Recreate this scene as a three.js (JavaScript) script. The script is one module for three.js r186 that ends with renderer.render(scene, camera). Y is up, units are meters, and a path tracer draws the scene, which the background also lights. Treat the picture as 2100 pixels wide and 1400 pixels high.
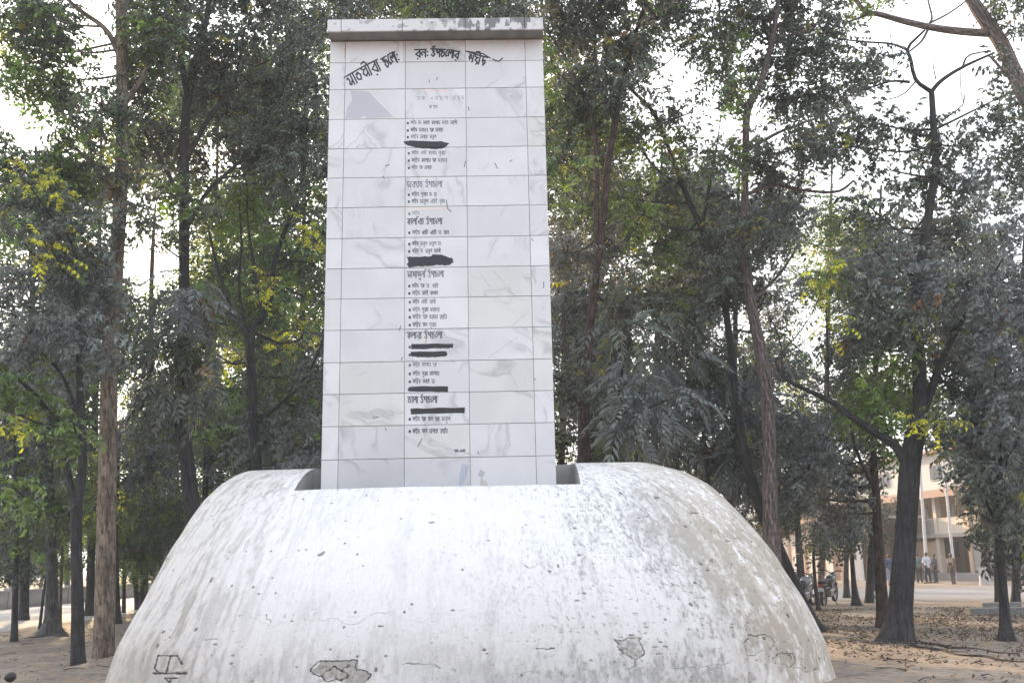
import * as THREE from 'three';
import { mergeGeometries } from 'three/addons/utils/BufferGeometryUtils.js';
import { RoundedBoxGeometry } from 'three/addons/geometries/RoundedBoxGeometry.js';
import { MarchingCubes } from 'three/addons/objects/MarchingCubes.js';
import { Brush, Evaluator, SUBTRACTION } from 'three-bvh-csg';

// ---------------------------------------------------------------- camera, sky, sun, exposure
const scene = new THREE.Scene();
const EYE = new THREE.Vector3(0, 1.5, 13), FOCAL = 2004.09, PITCH = 0.222835, ROLL = 0.022006;
const camera = new THREE.PerspectiveCamera(2 * Math.atan(700 / FOCAL) * 180 / Math.PI, 1.5, 0.1, 600);
camera.position.copy(EYE);
camera.rotation.order = 'YXZ';
camera.rotation.set(PITCH, 0, -ROLL);
const renderer = new THREE.WebGLRenderer({ antialias: true });
renderer.toneMapping = THREE.LinearToneMapping;
renderer.toneMappingExposure = 2.4;
renderer.shadowMap.enabled = true;

const SUN = new THREE.Vector3(-0.365, 0.235, -0.90).normalize();   // low, behind the trees on the left
{
  const W = 512, H = 256, d = new Float32Array(W * H * 4);
  for (let j = 0; j < H; j++) for (let i = 0; i < W; i++) {
    const up = ((j + 0.5) / H - 0.5) * Math.PI, az = ((i + 0.5) / W - 0.5) * 2 * Math.PI;
    const x = Math.cos(az) * Math.cos(up), y = Math.sin(up), z = Math.sin(az) * Math.cos(up);
    const c = x * SUN.x + y * SUN.y + z * SUN.z, a = Math.acos(Math.min(1, Math.max(-1, c)));
    const t = Math.pow(Math.max(0, y), 0.55), g = 0.9 * Math.exp(-(a * a) / 0.5) + 2.2 * Math.exp(-(a * a) / 0.03);
    const horizon = [0.9, 0.91, 0.96], zenith = [0.63, 0.70, 0.85], warm = [1.0, 0.9, 0.76];
    for (let k = 0; k < 3; k++) d[(j * W + i) * 4 + k] = y >= 0 ? (horizon[k] + (zenith[k] - horizon[k]) * t) * 0.95 + warm[k] * g : 0.26;
    d[(j * W + i) * 4 + 3] = 1;
  }
  const sky = new THREE.DataTexture(d, W, H, THREE.RGBAFormat, THREE.FloatType);
  sky.mapping = THREE.EquirectangularReflectionMapping; sky.magFilter = THREE.LinearFilter; sky.needsUpdate = true;
  scene.background = sky; scene.environment = sky;
}
const sun = new THREE.DirectionalLight(0xffd9a8, 4.6);
sun.position.copy(SUN).multiplyScalar(120); sun.castShadow = true;
Object.assign(sun.shadow.camera, { left: -60, right: 60, top: 60, bottom: -60, far: 300 }); sun.shadow.mapSize.set(2048, 2048);
sun.shadow.radius = 2;
scene.add(sun, sun.target);
scene.fog = new THREE.FogExp2(0xe8e6e2, 0.0018);

// ---------------------------------------------------------------- helpers
const rng = (s) => () => { s = (s + 0x6d2b79f5) | 0; let t = Math.imul(s ^ (s >>> 15), 1 | s); t = (t + Math.imul(t ^ (t >>> 7), 61 | t)) ^ t; return ((t ^ (t >>> 14)) >>> 0) / 4294967296; };
const V = (x, y, z) => new THREE.Vector3(x, y, z);
const lerp = THREE.MathUtils.lerp, smooth = (x, a, b) => { const t = Math.min(1, Math.max(0, (x - a) / (b - a))); return t * t * (3 - 2 * t); }, clamp = THREE.MathUtils.clamp;
// sight line through a point measured on the photograph (2100 x 1400)
function sight(px, py) {
  const X = px - 1050, Y = 700 - py, c = Math.cos(ROLL), s = Math.sin(ROLL), xr = X * c + Y * s, yr = -X * s + Y * c;
  return V(xr, yr * Math.cos(PITCH) + FOCAL * Math.sin(PITCH), -(FOCAL * Math.cos(PITCH) - yr * Math.sin(PITCH)));
}
const atZ = (px, py, z) => { const d = sight(px, py); return d.multiplyScalar((z - EYE.z) / d.z).add(EYE); };
const onGround = (px, py, h = 0) => { const d = sight(px, py); return d.multiplyScalar((h - EYE.y) / d.y).add(EYE); };
const hash = (x, y, s) => { let h = Math.imul(x, 374761393) + Math.imul(y, 668265263) + Math.imul(s, 974634541); h = Math.imul(h ^ (h >>> 13), 1274126177); return ((h ^ (h >>> 16)) >>> 0) / 4294967296; };
function vnoise(x, y, s = 1, per = 0) {
  const ix = Math.floor(x), iy = Math.floor(y), fx = x - ix, fy = y - iy, u = fx * fx * (3 - 2 * fx), v = fy * fy * (3 - 2 * fy);
  const w = per ? (n) => ((n % per) + per) % per : (n) => n;
  return lerp(lerp(hash(w(ix), w(iy), s), hash(w(ix + 1), w(iy), s), u), lerp(hash(w(ix), w(iy + 1), s), hash(w(ix + 1), w(iy + 1), s), u), v);
}
const fbm = (x, y, s = 1, o = 4, per = 0) => { let a = 0, k = 0.5, t = 0; for (let i = 0; i < o; i++) { a += k * vnoise(x, y, s + i * 7, per); t += k; x *= 2; y *= 2; per *= 2; k *= 0.5; } return a / t; };
const used = {};
function numbered(n) { used[n] = (used[n] ?? -1) + 1; return used[n] ? n + '_' + String(used[n]).padStart(3, '0') : n; }
function tag(o, label, category, group, kind) { Object.assign(o.userData, { label, category }); if (group) o.userData.group = group; if (kind) o.userData.kind = kind; return o; }
function thing(name, label, category, p = V(0, 0, 0), turn = 0, group) {
  const o = new THREE.Group(); o.name = numbered(name); o.position.copy(p); o.rotation.y = turn; scene.add(o); return tag(o, label, category, group);
}
function mesh(name, g, m, parent) { const o = new THREE.Mesh(g, m); o.name = parent ? name : numbered(name); o.castShadow = o.receiveShadow = true; (parent ?? scene).add(o); return o; }
const box = (w, h, d, x = 0, y = 0, z = 0) => new THREE.BoxGeometry(w, h, d).translate(x, y, z);
const std = (o) => new THREE.MeshStandardMaterial({ roughness: 0.85, ...o });
const rgb = (r, g, b) => new THREE.Color().setRGB(r, g, b);
function dataTex(w, h, fn, srgb) {
  const d = new Uint8Array(w * h * 4);
  for (let j = 0; j < h; j++) for (let i = 0; i < w; i++) { const c = fn(i / w, j / h); for (let k = 0; k < 3; k++) d[(j * w + i) * 4 + k] = clamp(c[k] ?? c[0], 0, 1) * 255; d[(j * w + i) * 4 + 3] = 255; }
  const t = new THREE.DataTexture(d, w, h); t.magFilter = THREE.LinearFilter; t.wrapS = t.wrapT = THREE.RepeatWrapping; t.needsUpdate = true; if (srgb) t.colorSpace = THREE.SRGBColorSpace; return t;
}
const sr = (v) => Math.pow(Math.max(0, v), 1 / 2.2);   // linear reflectance to stored value

// tapered tube through points {p, r}; uv in metres, knobbly bark, optional root flare
function tube(pts, radial, step, seed = 1, rough = 0.06, flare = 0) {
  const curve = new THREE.CatmullRomCurve3(pts.map((q) => q.p), false, 'centripetal'), L = curve.getLength(), n = Math.max(2, Math.ceil(L / step));
  const P = [], UV = [], I = []; let N = null, vLast = 0;
  const sp = curve.getPoints(n); let prev = sp[0];
  for (let i = 0; i <= n; i++) {
    const t = i / n, c = sp[i], tan = curve.getTangent(t), k = t * (pts.length - 1), a = Math.min(pts.length - 2, Math.floor(k)), r0 = lerp(pts[a].r, pts[a + 1].r, k - a);
    if (!N) N = V(1, 0, 0).addScaledVector(tan, -tan.x); N.addScaledVector(tan, -N.dot(tan)); if (N.lengthSq() < 1e-6) N.set(0, 0, 1); N.normalize();
    const B = V(0, 0, 0).crossVectors(tan, N); vLast += c.distanceTo(prev); prev = c;
    for (let j = 0; j <= radial; j++) {
      const a2 = (j % radial) / radial * 2 * Math.PI; let r = r0 * (1 + rough * 2 * (fbm(a2 * 1.1 + seed * 3, vLast * 2.2 + seed, 5, 2) - 0.5));
      if (flare && vLast < 0.8) { const e = Math.exp(-vLast / 0.2); r *= 1 + flare * e * (0.55 + 0.9 * vnoise(a2 * 1.6 + seed, 0.5, 9)); }
      P.push(c.x + (N.x * Math.cos(a2) + B.x * Math.sin(a2)) * r, c.y + (N.y * Math.cos(a2) + B.y * Math.sin(a2)) * r, c.z + (N.z * Math.cos(a2) + B.z * Math.sin(a2)) * r);
      UV.push(j / radial * 2 * Math.PI * pts[0].r, vLast);
    }
  }
  for (let i = 0; i < n; i++) for (let j = 0; j < radial; j++) { const a = i * (radial + 1) + j, b = a + radial + 1; I.push(a, a + 1, b, b, a + 1, b + 1); }
  const g = new THREE.BufferGeometry(); g.setAttribute('position', new THREE.Float32BufferAttribute(P, 3)); g.setAttribute('uv', new THREE.Float32BufferAttribute(UV, 2)); g.setIndex(I); g.computeVertexNormals();
  return g;
}

// ---------------------------------------------------------------- ground
const groundY = (x, z) => {
  let h = 0.05 * (fbm(x * 0.35, z * 0.35, 3, 3) - 0.5) - 0.14 * smooth(x, 8, 16) * smooth(-z, 14, 30);
  h += 0.11 * smooth(x, -7.12 + 0.12 * vnoise(z * 1.3, 0, 4), -6.9 + 0.12 * vnoise(z * 1.3, 0, 4)) * (1 - smooth(x, 3, 9)) * smooth(z, -9, -6);
  return h;
};
const dirtMap = dataTex(1024, 1024, (u, v) => {
  const a = fbm(u * 8, v * 8, 11, 5, 8), b = fbm(u * 64, v * 64, 21, 3, 64), c = fbm(u * 24, v * 24, 31, 3, 24);
  let k = 0.165 + 0.16 * (a - 0.2) + 0.24 * (b - 0.5) + 0.12 * (c - 0.5); const leaf = smooth(b * 0.6 + c * 0.5, 0.66, 0.72);
  return [sr(k * (1.13 - 0.1 * leaf)), sr(k * (0.92 - 0.2 * leaf)), sr(k * (0.71 - 0.33 * leaf))];
}, true);
const dirtBump = dataTex(512, 512, (u, v) => [fbm(u * 30, v * 30, 41, 4, 30)]);
for (const t of [dirtMap, dirtBump]) t.repeat.set(1 / 5, 1 / 5);
const dirt = std({ map: dirtMap, bumpMap: dirtBump, bumpScale: 0.03, vertexColors: true, roughness: 0.95 });
function sheet(xs, zs, y, tint) {
  const P = [], UV = [], I = [], C = [];
  zs.forEach((z) => xs.forEach((x) => { P.push(x, y(x, z), z); UV.push(x, z); const c = tint(x, z); C.push(...c); }));
  for (let j = 0; j < zs.length - 1; j++) for (let i = 0; i < xs.length - 1; i++) { const a = j * xs.length + i, b = a + xs.length; I.push(a, b, a + 1, b, b + 1, a + 1); }
  const g = new THREE.BufferGeometry(); g.setAttribute('position', new THREE.Float32BufferAttribute(P, 3)); g.setAttribute('uv', new THREE.Float32BufferAttribute(UV, 2)); g.setAttribute('color', new THREE.Float32BufferAttribute(C, 3)); g.setIndex(I); g.computeVertexNormals(); return g;
}
{
  const axis = (a, b, fine, far) => { const r = []; for (let t = -far; t < a; t += Math.max(1, (a - t) * 0.25)) r.push(t); for (let t = a; t <= b; t += fine) r.push(t); for (let t = b + 1; t < far; t += Math.max(1, (t - b) * 0.25)) r.push(t); return r; };
  const g = sheet(axis(-14, 14, 0.14, 250), axis(-26, 12, 0.16, 250), groundY, (x, z) => { const k = 0.62 + 0.76 * fbm(x * 0.3 + 5, z * 0.5, 51, 5); return [k, k * (0.97 + 0.04 * vnoise(x * 0.1, z * 0.1, 7)), k * 0.97]; });
  tag(mesh('ground', g, dirt), 'bare brown earth scattered with dry leaves under the trees', 'ground', null, 'structure');
}
const asphaltMap = dataTex(512, 512, (u, v) => { const k = 0.34 + 0.1 * (fbm(u * 6, v * 6, 61, 4, 6) - 0.5) + 0.08 * (fbm(u * 60, v * 60, 71, 2, 60) - 0.5); return [sr(k), sr(k * 0.98), sr(k * 0.95)]; }, true);
asphaltMap.repeat.set(1 / 6, 1 / 6);
const road = std({ map: asphaltMap, vertexColors: true });
const range = (a, b, n) => Array.from({ length: n + 1 }, (_, i) => lerp(a, b, i / n));
tag(mesh('road', sheet(range(-22.3, -13.6, 24), range(-130, 8, 120), (x, z) => Math.max(groundY(x, z), groundY(x + 0.3, z + 0.4)) + 0.03 - 0.1 * smooth(Math.abs(x + 17.95) + 0.9 * (fbm(z * 0.5, 2, 9, 3) - 0.5), 3.85, 4.4), () => [1.25, 1.23, 1.2]), road), 'pale concrete road on the left, running beside the low wall', 'road', null, 'structure');
tag(mesh('road', sheet(range(9, 70, 90), range(-36.5, -20.5, 40), (x, z) => Math.max(groundY(x, z), groundY(x + 0.4, z + 0.4)) + 0.03 - 0.1 * smooth(Math.abs(z + 28.5) + 1.2 * (fbm(x * 0.5, 4, 9, 3) - 0.5), 7, 7.7) - 0.1 * (1 - smooth(x + 2 * fbm(z * 0.4, 1, 3, 2), 10.5, 12)), () => [0.66, 0.63, 0.62]), road), 'grey worn road on the right, crossing in front of the building', 'road', null, 'structure');

// ---------------------------------------------------------------- plaster base of the memorial
const BX = -0.95, BZ = -1.15;
const profL = [[0, 4.10], [0.16, 4.07], [0.61, 3.94], [1.17, 3.66], [1.88, 3.38], [2.41, 3.20], [2.62, 3.09], [2.8, 2.94], [2.87, 2.84]];
const profR = [[0, 4.84], [0.14, 4.81], [0.53, 4.72], [1.01, 4.51], [1.55, 4.22], [2.05, 3.90], [2.47, 3.57], [2.65, 3.32], [2.79, 3.0], [2.87, 2.8]];
const look = (T, y) => { for (let i = 1; i < T.length; i++) if (y <= T[i][0]) return lerp(T[i - 1][1], T[i][1], (y - T[i - 1][0]) / (T[i][0] - T[i - 1][0])); return T[T.length - 1][1]; };
function plasterTexture() {
  const W = 2048, H = 1024, c = document.createElement('canvas'); c.width = W; c.height = H;
  const x = c.getContext('2d'), im = x.createImageData(W, H), d = im.data, b = document.createElement('canvas'); b.width = W; b.height = H; const y = b.getContext('2d'), bi = y.createImageData(W, H), e = bi.data;
  for (let j = 0; j < H; j++) for (let i = 0; i < W; i++) {
    const u = i / W, v = 1 - j / H, o = (j * W + i) * 4;   // v = 0 at the foot
    const wob = 0.012 * (fbm(u * 20, v * 8, 81, 2) - 0.5);
    const streak = fbm((u + wob) * 230, v * 9, 91, 4), streak2 = fbm((u + wob) * 60, v * 2.5, 97, 3), mott = fbm((u - 0.03 * v) * 300, v * 46, 101, 4), big = fbm(u * 9, v * 6, 111, 4), fine = fbm(u * 420, v * 220, 121, 2);
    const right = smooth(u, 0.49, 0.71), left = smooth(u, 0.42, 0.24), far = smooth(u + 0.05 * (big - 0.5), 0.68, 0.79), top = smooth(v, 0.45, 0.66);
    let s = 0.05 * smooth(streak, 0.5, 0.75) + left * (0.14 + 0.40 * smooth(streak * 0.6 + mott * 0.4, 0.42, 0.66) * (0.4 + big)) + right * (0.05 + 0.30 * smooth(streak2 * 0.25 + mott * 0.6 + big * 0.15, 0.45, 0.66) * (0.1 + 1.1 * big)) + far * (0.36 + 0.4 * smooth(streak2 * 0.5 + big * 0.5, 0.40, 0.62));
    s += 0.2 * smooth(u, 0.31, 0.22) + 0.3 * smooth(v, 0.2, 0.08) * smooth(big + mott * 0.5, 0.4, 0.9) + 0.06 * smooth(big, 0.5, 0.7);  // broad left grey is shade from the surroundings painted in, over streaky dirt
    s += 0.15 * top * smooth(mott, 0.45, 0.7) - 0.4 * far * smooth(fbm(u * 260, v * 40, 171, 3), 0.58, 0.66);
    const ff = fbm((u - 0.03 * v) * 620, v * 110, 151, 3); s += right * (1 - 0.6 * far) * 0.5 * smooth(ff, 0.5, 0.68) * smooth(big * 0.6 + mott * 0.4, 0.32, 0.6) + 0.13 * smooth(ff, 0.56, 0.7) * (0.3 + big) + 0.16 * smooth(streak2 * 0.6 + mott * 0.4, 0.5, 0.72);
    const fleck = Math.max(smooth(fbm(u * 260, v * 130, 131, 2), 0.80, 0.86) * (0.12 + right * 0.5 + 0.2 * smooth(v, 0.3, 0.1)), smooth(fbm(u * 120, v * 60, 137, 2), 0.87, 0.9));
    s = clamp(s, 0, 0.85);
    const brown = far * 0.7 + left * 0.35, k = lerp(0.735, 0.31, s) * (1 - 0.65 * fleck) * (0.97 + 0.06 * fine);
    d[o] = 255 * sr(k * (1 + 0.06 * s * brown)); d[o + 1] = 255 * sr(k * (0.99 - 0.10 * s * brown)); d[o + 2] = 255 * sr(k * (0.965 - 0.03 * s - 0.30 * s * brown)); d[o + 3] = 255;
    const h = 0.55 + 0.35 * (mott - 0.5) + 0.2 * (fine - 0.5) - 0.25 * fleck + 0.2 * (streak - 0.5); e[o] = e[o + 1] = e[o + 2] = 255 * clamp(h, 0, 1); e[o + 3] = 255;
  }
  x.putImageData(im, 0, 0); y.putImageData(bi, 0, 0);
  return { c, x, b, y, W, H };
}
let baseGeo, baseUV;
{
  // section curve at the foot, evenly spaced along its length: front half from left (u = 0) to right (u = 1)
  const n = 5.2, raw = [], M = 2000;
  for (let i = 0; i <= M; i++) { const f = Math.PI * (1 - i / M), cx = Math.cos(f), sx = Math.sin(f); raw.push([Math.sign(cx) * Math.pow(Math.abs(cx), 2 / n), Math.pow(Math.abs(sx), 2 / n)]); }
  const A = 4.4, B = 3.02; let acc = [0]; for (let i = 1; i <= M; i++) acc.push(acc[i - 1] + Math.hypot((raw[i][0] - raw[i - 1][0]) * A, (raw[i][1] - raw[i - 1][1]) * B));
  const NU = 150, sec = []; for (let k = 0, i = 0; k <= NU; k++) { const t = k / NU * acc[M]; while (i < M - 1 && acc[i + 1] < t) i++; const f = (t - acc[i]) / Math.max(1e-9, acc[i + 1] - acc[i]); sec.push([lerp(raw[i][0], raw[i + 1][0], f), lerp(raw[i][1], raw[i + 1][1], f)]); }
  const ys = []; for (let i = 0; i <= 10; i++) ys.push(0.5 * i / 10); for (let i = 1; i <= 44; i++) ys.push(0.5 + 2.37 * Math.sin(Math.PI / 2 * i / 44 * 0.985));
  const P = [], UV = [], I = []; let arc = 0; const arcs = [0]; const bOf = (y) => y <= 0.5 ? 3.02 + 0.02 * (0.5 - y) : 3.02 * Math.sqrt(Math.max(0, 1 - ((y - 0.5) / 2.37) ** 2));
  for (let i = 1; i < ys.length; i++) arcs.push(arc += Math.hypot(ys[i] - ys[i - 1], bOf(ys[i]) - bOf(ys[i - 1])));
  const ring = 2 * NU;
  ys.forEach((y, i) => { for (let k = 0; k <= ring; k++) {
    const front = k <= NU, q = front ? sec[k] : sec[ring - k], z = front ? q[1] : -q[1], a = (q[0] < 0 ? look(profL, y) : look(profR, y));
    const du = 0.02 * (fbm(k / NU * 26, arcs[i] * 3.2, 17, 3) - 0.5) + 0.05 * (fbm(k / NU * 9, arcs[i] * 0.9, 27, 2) - 0.5);
    P.push(BX + q[0] * (a + du), y - (i ? 0 : 0.12), BZ + z * (Math.max(0.015, bOf(y)) + du)); UV.push(front ? k / NU : 2 - k / NU, arcs[i] / arc); } });
  for (let i = 0; i < ys.length - 1; i++) for (let k = 0; k < ring; k++) { const a = i * (ring + 1) + k, b = a + ring + 1; I.push(a, a + 1, b, b, a + 1, b + 1); }
  const cT = P.length / 3; P.push(BX, 2.868, BZ); UV.push(0.5, 1); const cB = cT + 1; P.push(BX, -0.12, BZ); UV.push(0.5, 0);
  const lastRow = (ys.length - 1) * (ring + 1); for (let k = 0; k < ring; k++) { I.push(lastRow + k, lastRow + k + 1, cT, k + 1, k, cB); }
  const g = new THREE.BufferGeometry(); g.setAttribute('position', new THREE.Float32BufferAttribute(P, 3)); g.setAttribute('uv', new THREE.Float32BufferAttribute(UV, 2)); g.setIndex(I); g.computeVertexNormals();
  baseGeo = g;
  // where a point of the front surface, seen in the photograph, falls on the texture
  baseUV = (px, py) => { let best = 1e9, r = [0, 0]; for (let i = 0; i < ys.length; i++) for (let k = Math.ceil(NU * 0.19); k < NU * 0.81; k++) { const o = (i * (ring + 1) + k) * 3, p = V(P[o], P[o + 1], P[o + 2]).sub(EYE);
    const zc = -p.z * Math.cos(PITCH) + p.y * Math.sin(PITCH), yc = p.y * Math.cos(PITCH) + p.z * Math.sin(PITCH), X = p.x / zc * FOCAL, Y = yc / zc * FOCAL, sx = 1050 + X * Math.cos(ROLL) - Y * Math.sin(ROLL), sy = 700 - X * Math.sin(ROLL) - Y * Math.cos(ROLL), D = (sx - px) ** 2 + (sy - py) ** 2;
    if (D < best) { best = D; r = [UV[(i * (ring + 1) + k) * 2], UV[(i * (ring + 1) + k) * 2 + 1]]; } } return r; };
}
{
  const T = plasterTexture(), R = rng(5);
  const pt = (px, py) => { const [u, v] = baseUV(px, py); return [u * T.W, (1 - v) * T.H]; };
  const rag = (q, n, amp) => { for (let k = 0; k < n; k++) { const r = []; for (let i = 0; i < q.length - 1; i++) { const [a, b] = [q[i], q[i + 1]], l = Math.hypot(b[0] - a[0], b[1] - a[1]); r.push(a, [(a[0] + b[0]) / 2 + (R() - 0.5) * l * amp, (a[1] + b[1]) / 2 + (R() - 0.5) * l * amp]); } r.push(q[q.length - 1]); q = r; } return q; };
  const line = (pts, w, col, closed, amp = 0.4) => { let q = pts.map((p) => pt(...p)); if (closed) q.push(q[0]); q = rag(q, 4, amp); for (const [cx, dark, ww] of [[T.x, col, 0.6], [T.y, 'rgba(20,20,20,0.8)', 0.9]]) { cx.strokeStyle = dark; cx.lineJoin = cx.lineCap = 'round'; for (let i = 1; i < q.length; i++) { cx.globalAlpha = 0.25 + 0.75 * vnoise(i * 0.23, pts[0][0], 4); cx.lineWidth = w * ww * (0.4 + 1.1 * vnoise(i * 0.31, pts[0][1], 9)); cx.beginPath(); cx.moveTo(...q[i - 1]); cx.lineTo(...q[i]); cx.stroke(); } cx.globalAlpha = 1; } };
  const chip = (pts, fill) => { let q = pts.map((p) => pt(...p)); q.push(q[0]); q = rag(q, 4, 0.4); for (const [cx, f] of [[T.x, fill], [T.y, 'rgba(60,60,60,0.75)']]) { cx.fillStyle = f; cx.beginPath(); q.forEach((p, i) => (i ? cx.lineTo(...p) : cx.moveTo(...p))); cx.fill(); } let [x0, y0, x1, y1] = [1e9, 1e9, 0, 0]; for (const p of q) { x0 = Math.min(x0, p[0]); x1 = Math.max(x1, p[0]); y0 = Math.min(y0, p[1]); y1 = Math.max(y1, p[1]); } for (let i = 0; i < 90; i++) { const a = lerp(x0, x1, 0.15 + 0.7 * R()), b = lerp(y0, y1, 0.15 + 0.7 * R()); T.x.fillStyle = R() < 0.5 ? 'rgba(205,202,196,0.3)' : 'rgba(96,90,84,0.22)'; T.x.beginPath(); T.x.ellipse(a, b, 1 + R() * 7, 1 + R() * 3, R() * 3, 0, 7); T.x.fill(); } };
  const patch = [[645, 1378], [655, 1360], [668, 1352], [690, 1358], [708, 1351], [728, 1356], [738, 1372], [752, 1376], [755, 1388], [740, 1399], [700, 1399], [660, 1396]];
  chip(patch, 'rgba(150,146,140,0.8)'); line(patch, 3.4, 'rgba(50,46,42,0.9)', true); line([[668, 1380], [690, 1368], [706, 1376], [722, 1370]], 4, 'rgba(60,54,50,0.8)'); line([[700, 1372], [712, 1386], [704, 1396]], 6, 'rgba(70,60,54,0.85)');
  const heart = [[1264, 1316], [1290, 1316], [1308, 1310], [1326, 1320], [1324, 1344], [1302, 1354], [1284, 1342]]; chip(heart, 'rgba(178,178,176,0.5)'); line(heart, 2.4, 'rgba(70,66,60,0.85)', true); line([[1300, 1354], [1292, 1372]], 2, 'rgba(90,86,80,0.7)');
  line([[1518, 1326], [1540, 1308], [1568, 1304], [1588, 1318], [1578, 1332]], 2.6, 'rgba(66,60,54,0.85)'); line([[1518, 1326], [1530, 1340], [1545, 1348], [1560, 1334]], 1.8, 'rgba(90,84,76,0.7)');
  line([[1590, 1350], [1600, 1340], [1620, 1342], [1632, 1360], [1618, 1370], [1600, 1366]], 2.4, 'rgba(66,60,54,0.8)'); line([[1632, 1372], [1655, 1376], [1690, 1368]], 2.2, 'rgba(66,60,54,0.8)'); line([[1668, 1372], [1672, 1352], [1686, 1346]], 2, 'rgba(80,74,66,0.7)');
  line([[1094, 1328], [1105, 1333], [1142, 1336]], 3, 'rgba(70,62,56,0.85)'); line([[640, 1268], [700, 1269], [740, 1266], [800, 1262]], 1.8, 'rgba(110,108,104,0.6)'); line([[450, 1268], [540, 1270], [640, 1268]], 1.3, 'rgba(120,118,114,0.45)'); line([[800, 1262], [900, 1264], [960, 1258]], 1.2, 'rgba(120,118,114,0.4)'); line([[1040, 1383], [1100, 1379], [1180, 1384]], 1.6, 'rgba(110,108,104,0.5)'); line([[825, 1366], [860, 1365], [900, 1367]], 3, 'rgba(90,86,82,0.55)'); line([[1340, 1362], [1420, 1368], [1500, 1360]], 1.6, 'rgba(110,106,100,0.5)');
  // the drawn sign at the lower left
  const g = 'rgba(66,66,68,0.9)', ink = (p, w) => { line(p, w, g, false, 0.1); line(p, w * 0.7, g, false, 0.1); };
  ink([[318, 1367], [321, 1358], [330, 1350], [342, 1347], [358, 1347], [368, 1349], [373, 1356], [374, 1365]], 5); ink([[348, 1340], [349, 1358], [346, 1372], [345, 1383]], 5); ink([[319, 1380], [332, 1382], [346, 1384], [362, 1383], [377, 1379]], 6); ink([[318, 1367], [318, 1372], [322, 1377]], 4); ink([[336, 1389], [347, 1390], [358, 1389]], 4); ink([[341, 1389], [342, 1399]], 4); ink([[353, 1389], [352, 1399]], 4);
  line([[412, 1308], [430, 1302], [446, 1308], [432, 1316], [414, 1312]], 1.6, 'rgba(120,118,114,0.6)'); line([[545, 1258], [552, 1262], [550, 1276]], 2.4, 'rgba(90,70,60,0.7)');
  for (let i = 0; i < 110; i++) { const px = 330 + R() * 1300, py = 1010 + R() * 385, [a, b] = pt(px, py), w = 0.9 + R() * R() * 3.4; for (const [cx, k] of [[T.x, 0.75], [T.y, 0.6]]) { cx.fillStyle = `rgba(${58 + R() * 24 | 0},54,48,${k * (0.5 + R() * 0.5)})`; cx.beginPath(); cx.ellipse(a, b, w, w * (0.4 + R() * 0.5), R() * 3, 0, 7); cx.fill(); } }
  for (let i = 0; i < 420; i++) { const px = 1040 + Math.pow(R(), 0.7) * 560, py = 985 + R() * 330, [a, b] = pt(px, py), l = 3 + R() * 12; T.x.strokeStyle = `rgba(110,106,100,${0.25 + R() * 0.4})`; T.x.lineWidth = 0.8 + R() * 2; T.x.beginPath(); T.x.moveTo(a, b); T.x.lineTo(a + (R() - 0.2) * l, b + l * (R() - 0.2)); T.x.stroke(); }
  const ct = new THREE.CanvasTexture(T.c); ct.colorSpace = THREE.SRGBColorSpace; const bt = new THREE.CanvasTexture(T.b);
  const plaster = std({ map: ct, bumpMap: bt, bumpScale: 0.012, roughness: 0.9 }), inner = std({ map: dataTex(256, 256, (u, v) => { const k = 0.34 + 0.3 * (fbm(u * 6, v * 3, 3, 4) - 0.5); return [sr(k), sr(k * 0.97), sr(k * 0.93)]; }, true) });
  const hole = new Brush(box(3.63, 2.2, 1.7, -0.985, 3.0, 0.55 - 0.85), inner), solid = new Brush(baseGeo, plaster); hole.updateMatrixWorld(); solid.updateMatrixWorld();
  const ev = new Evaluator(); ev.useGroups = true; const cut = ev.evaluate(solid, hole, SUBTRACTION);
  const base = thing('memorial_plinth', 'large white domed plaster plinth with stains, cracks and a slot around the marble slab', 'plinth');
  const shell = new THREE.Mesh(cut.geometry, cut.material); shell.name = 'plaster_shell'; shell.castShadow = shell.receiveShadow = true; base.add(shell);
}

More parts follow.
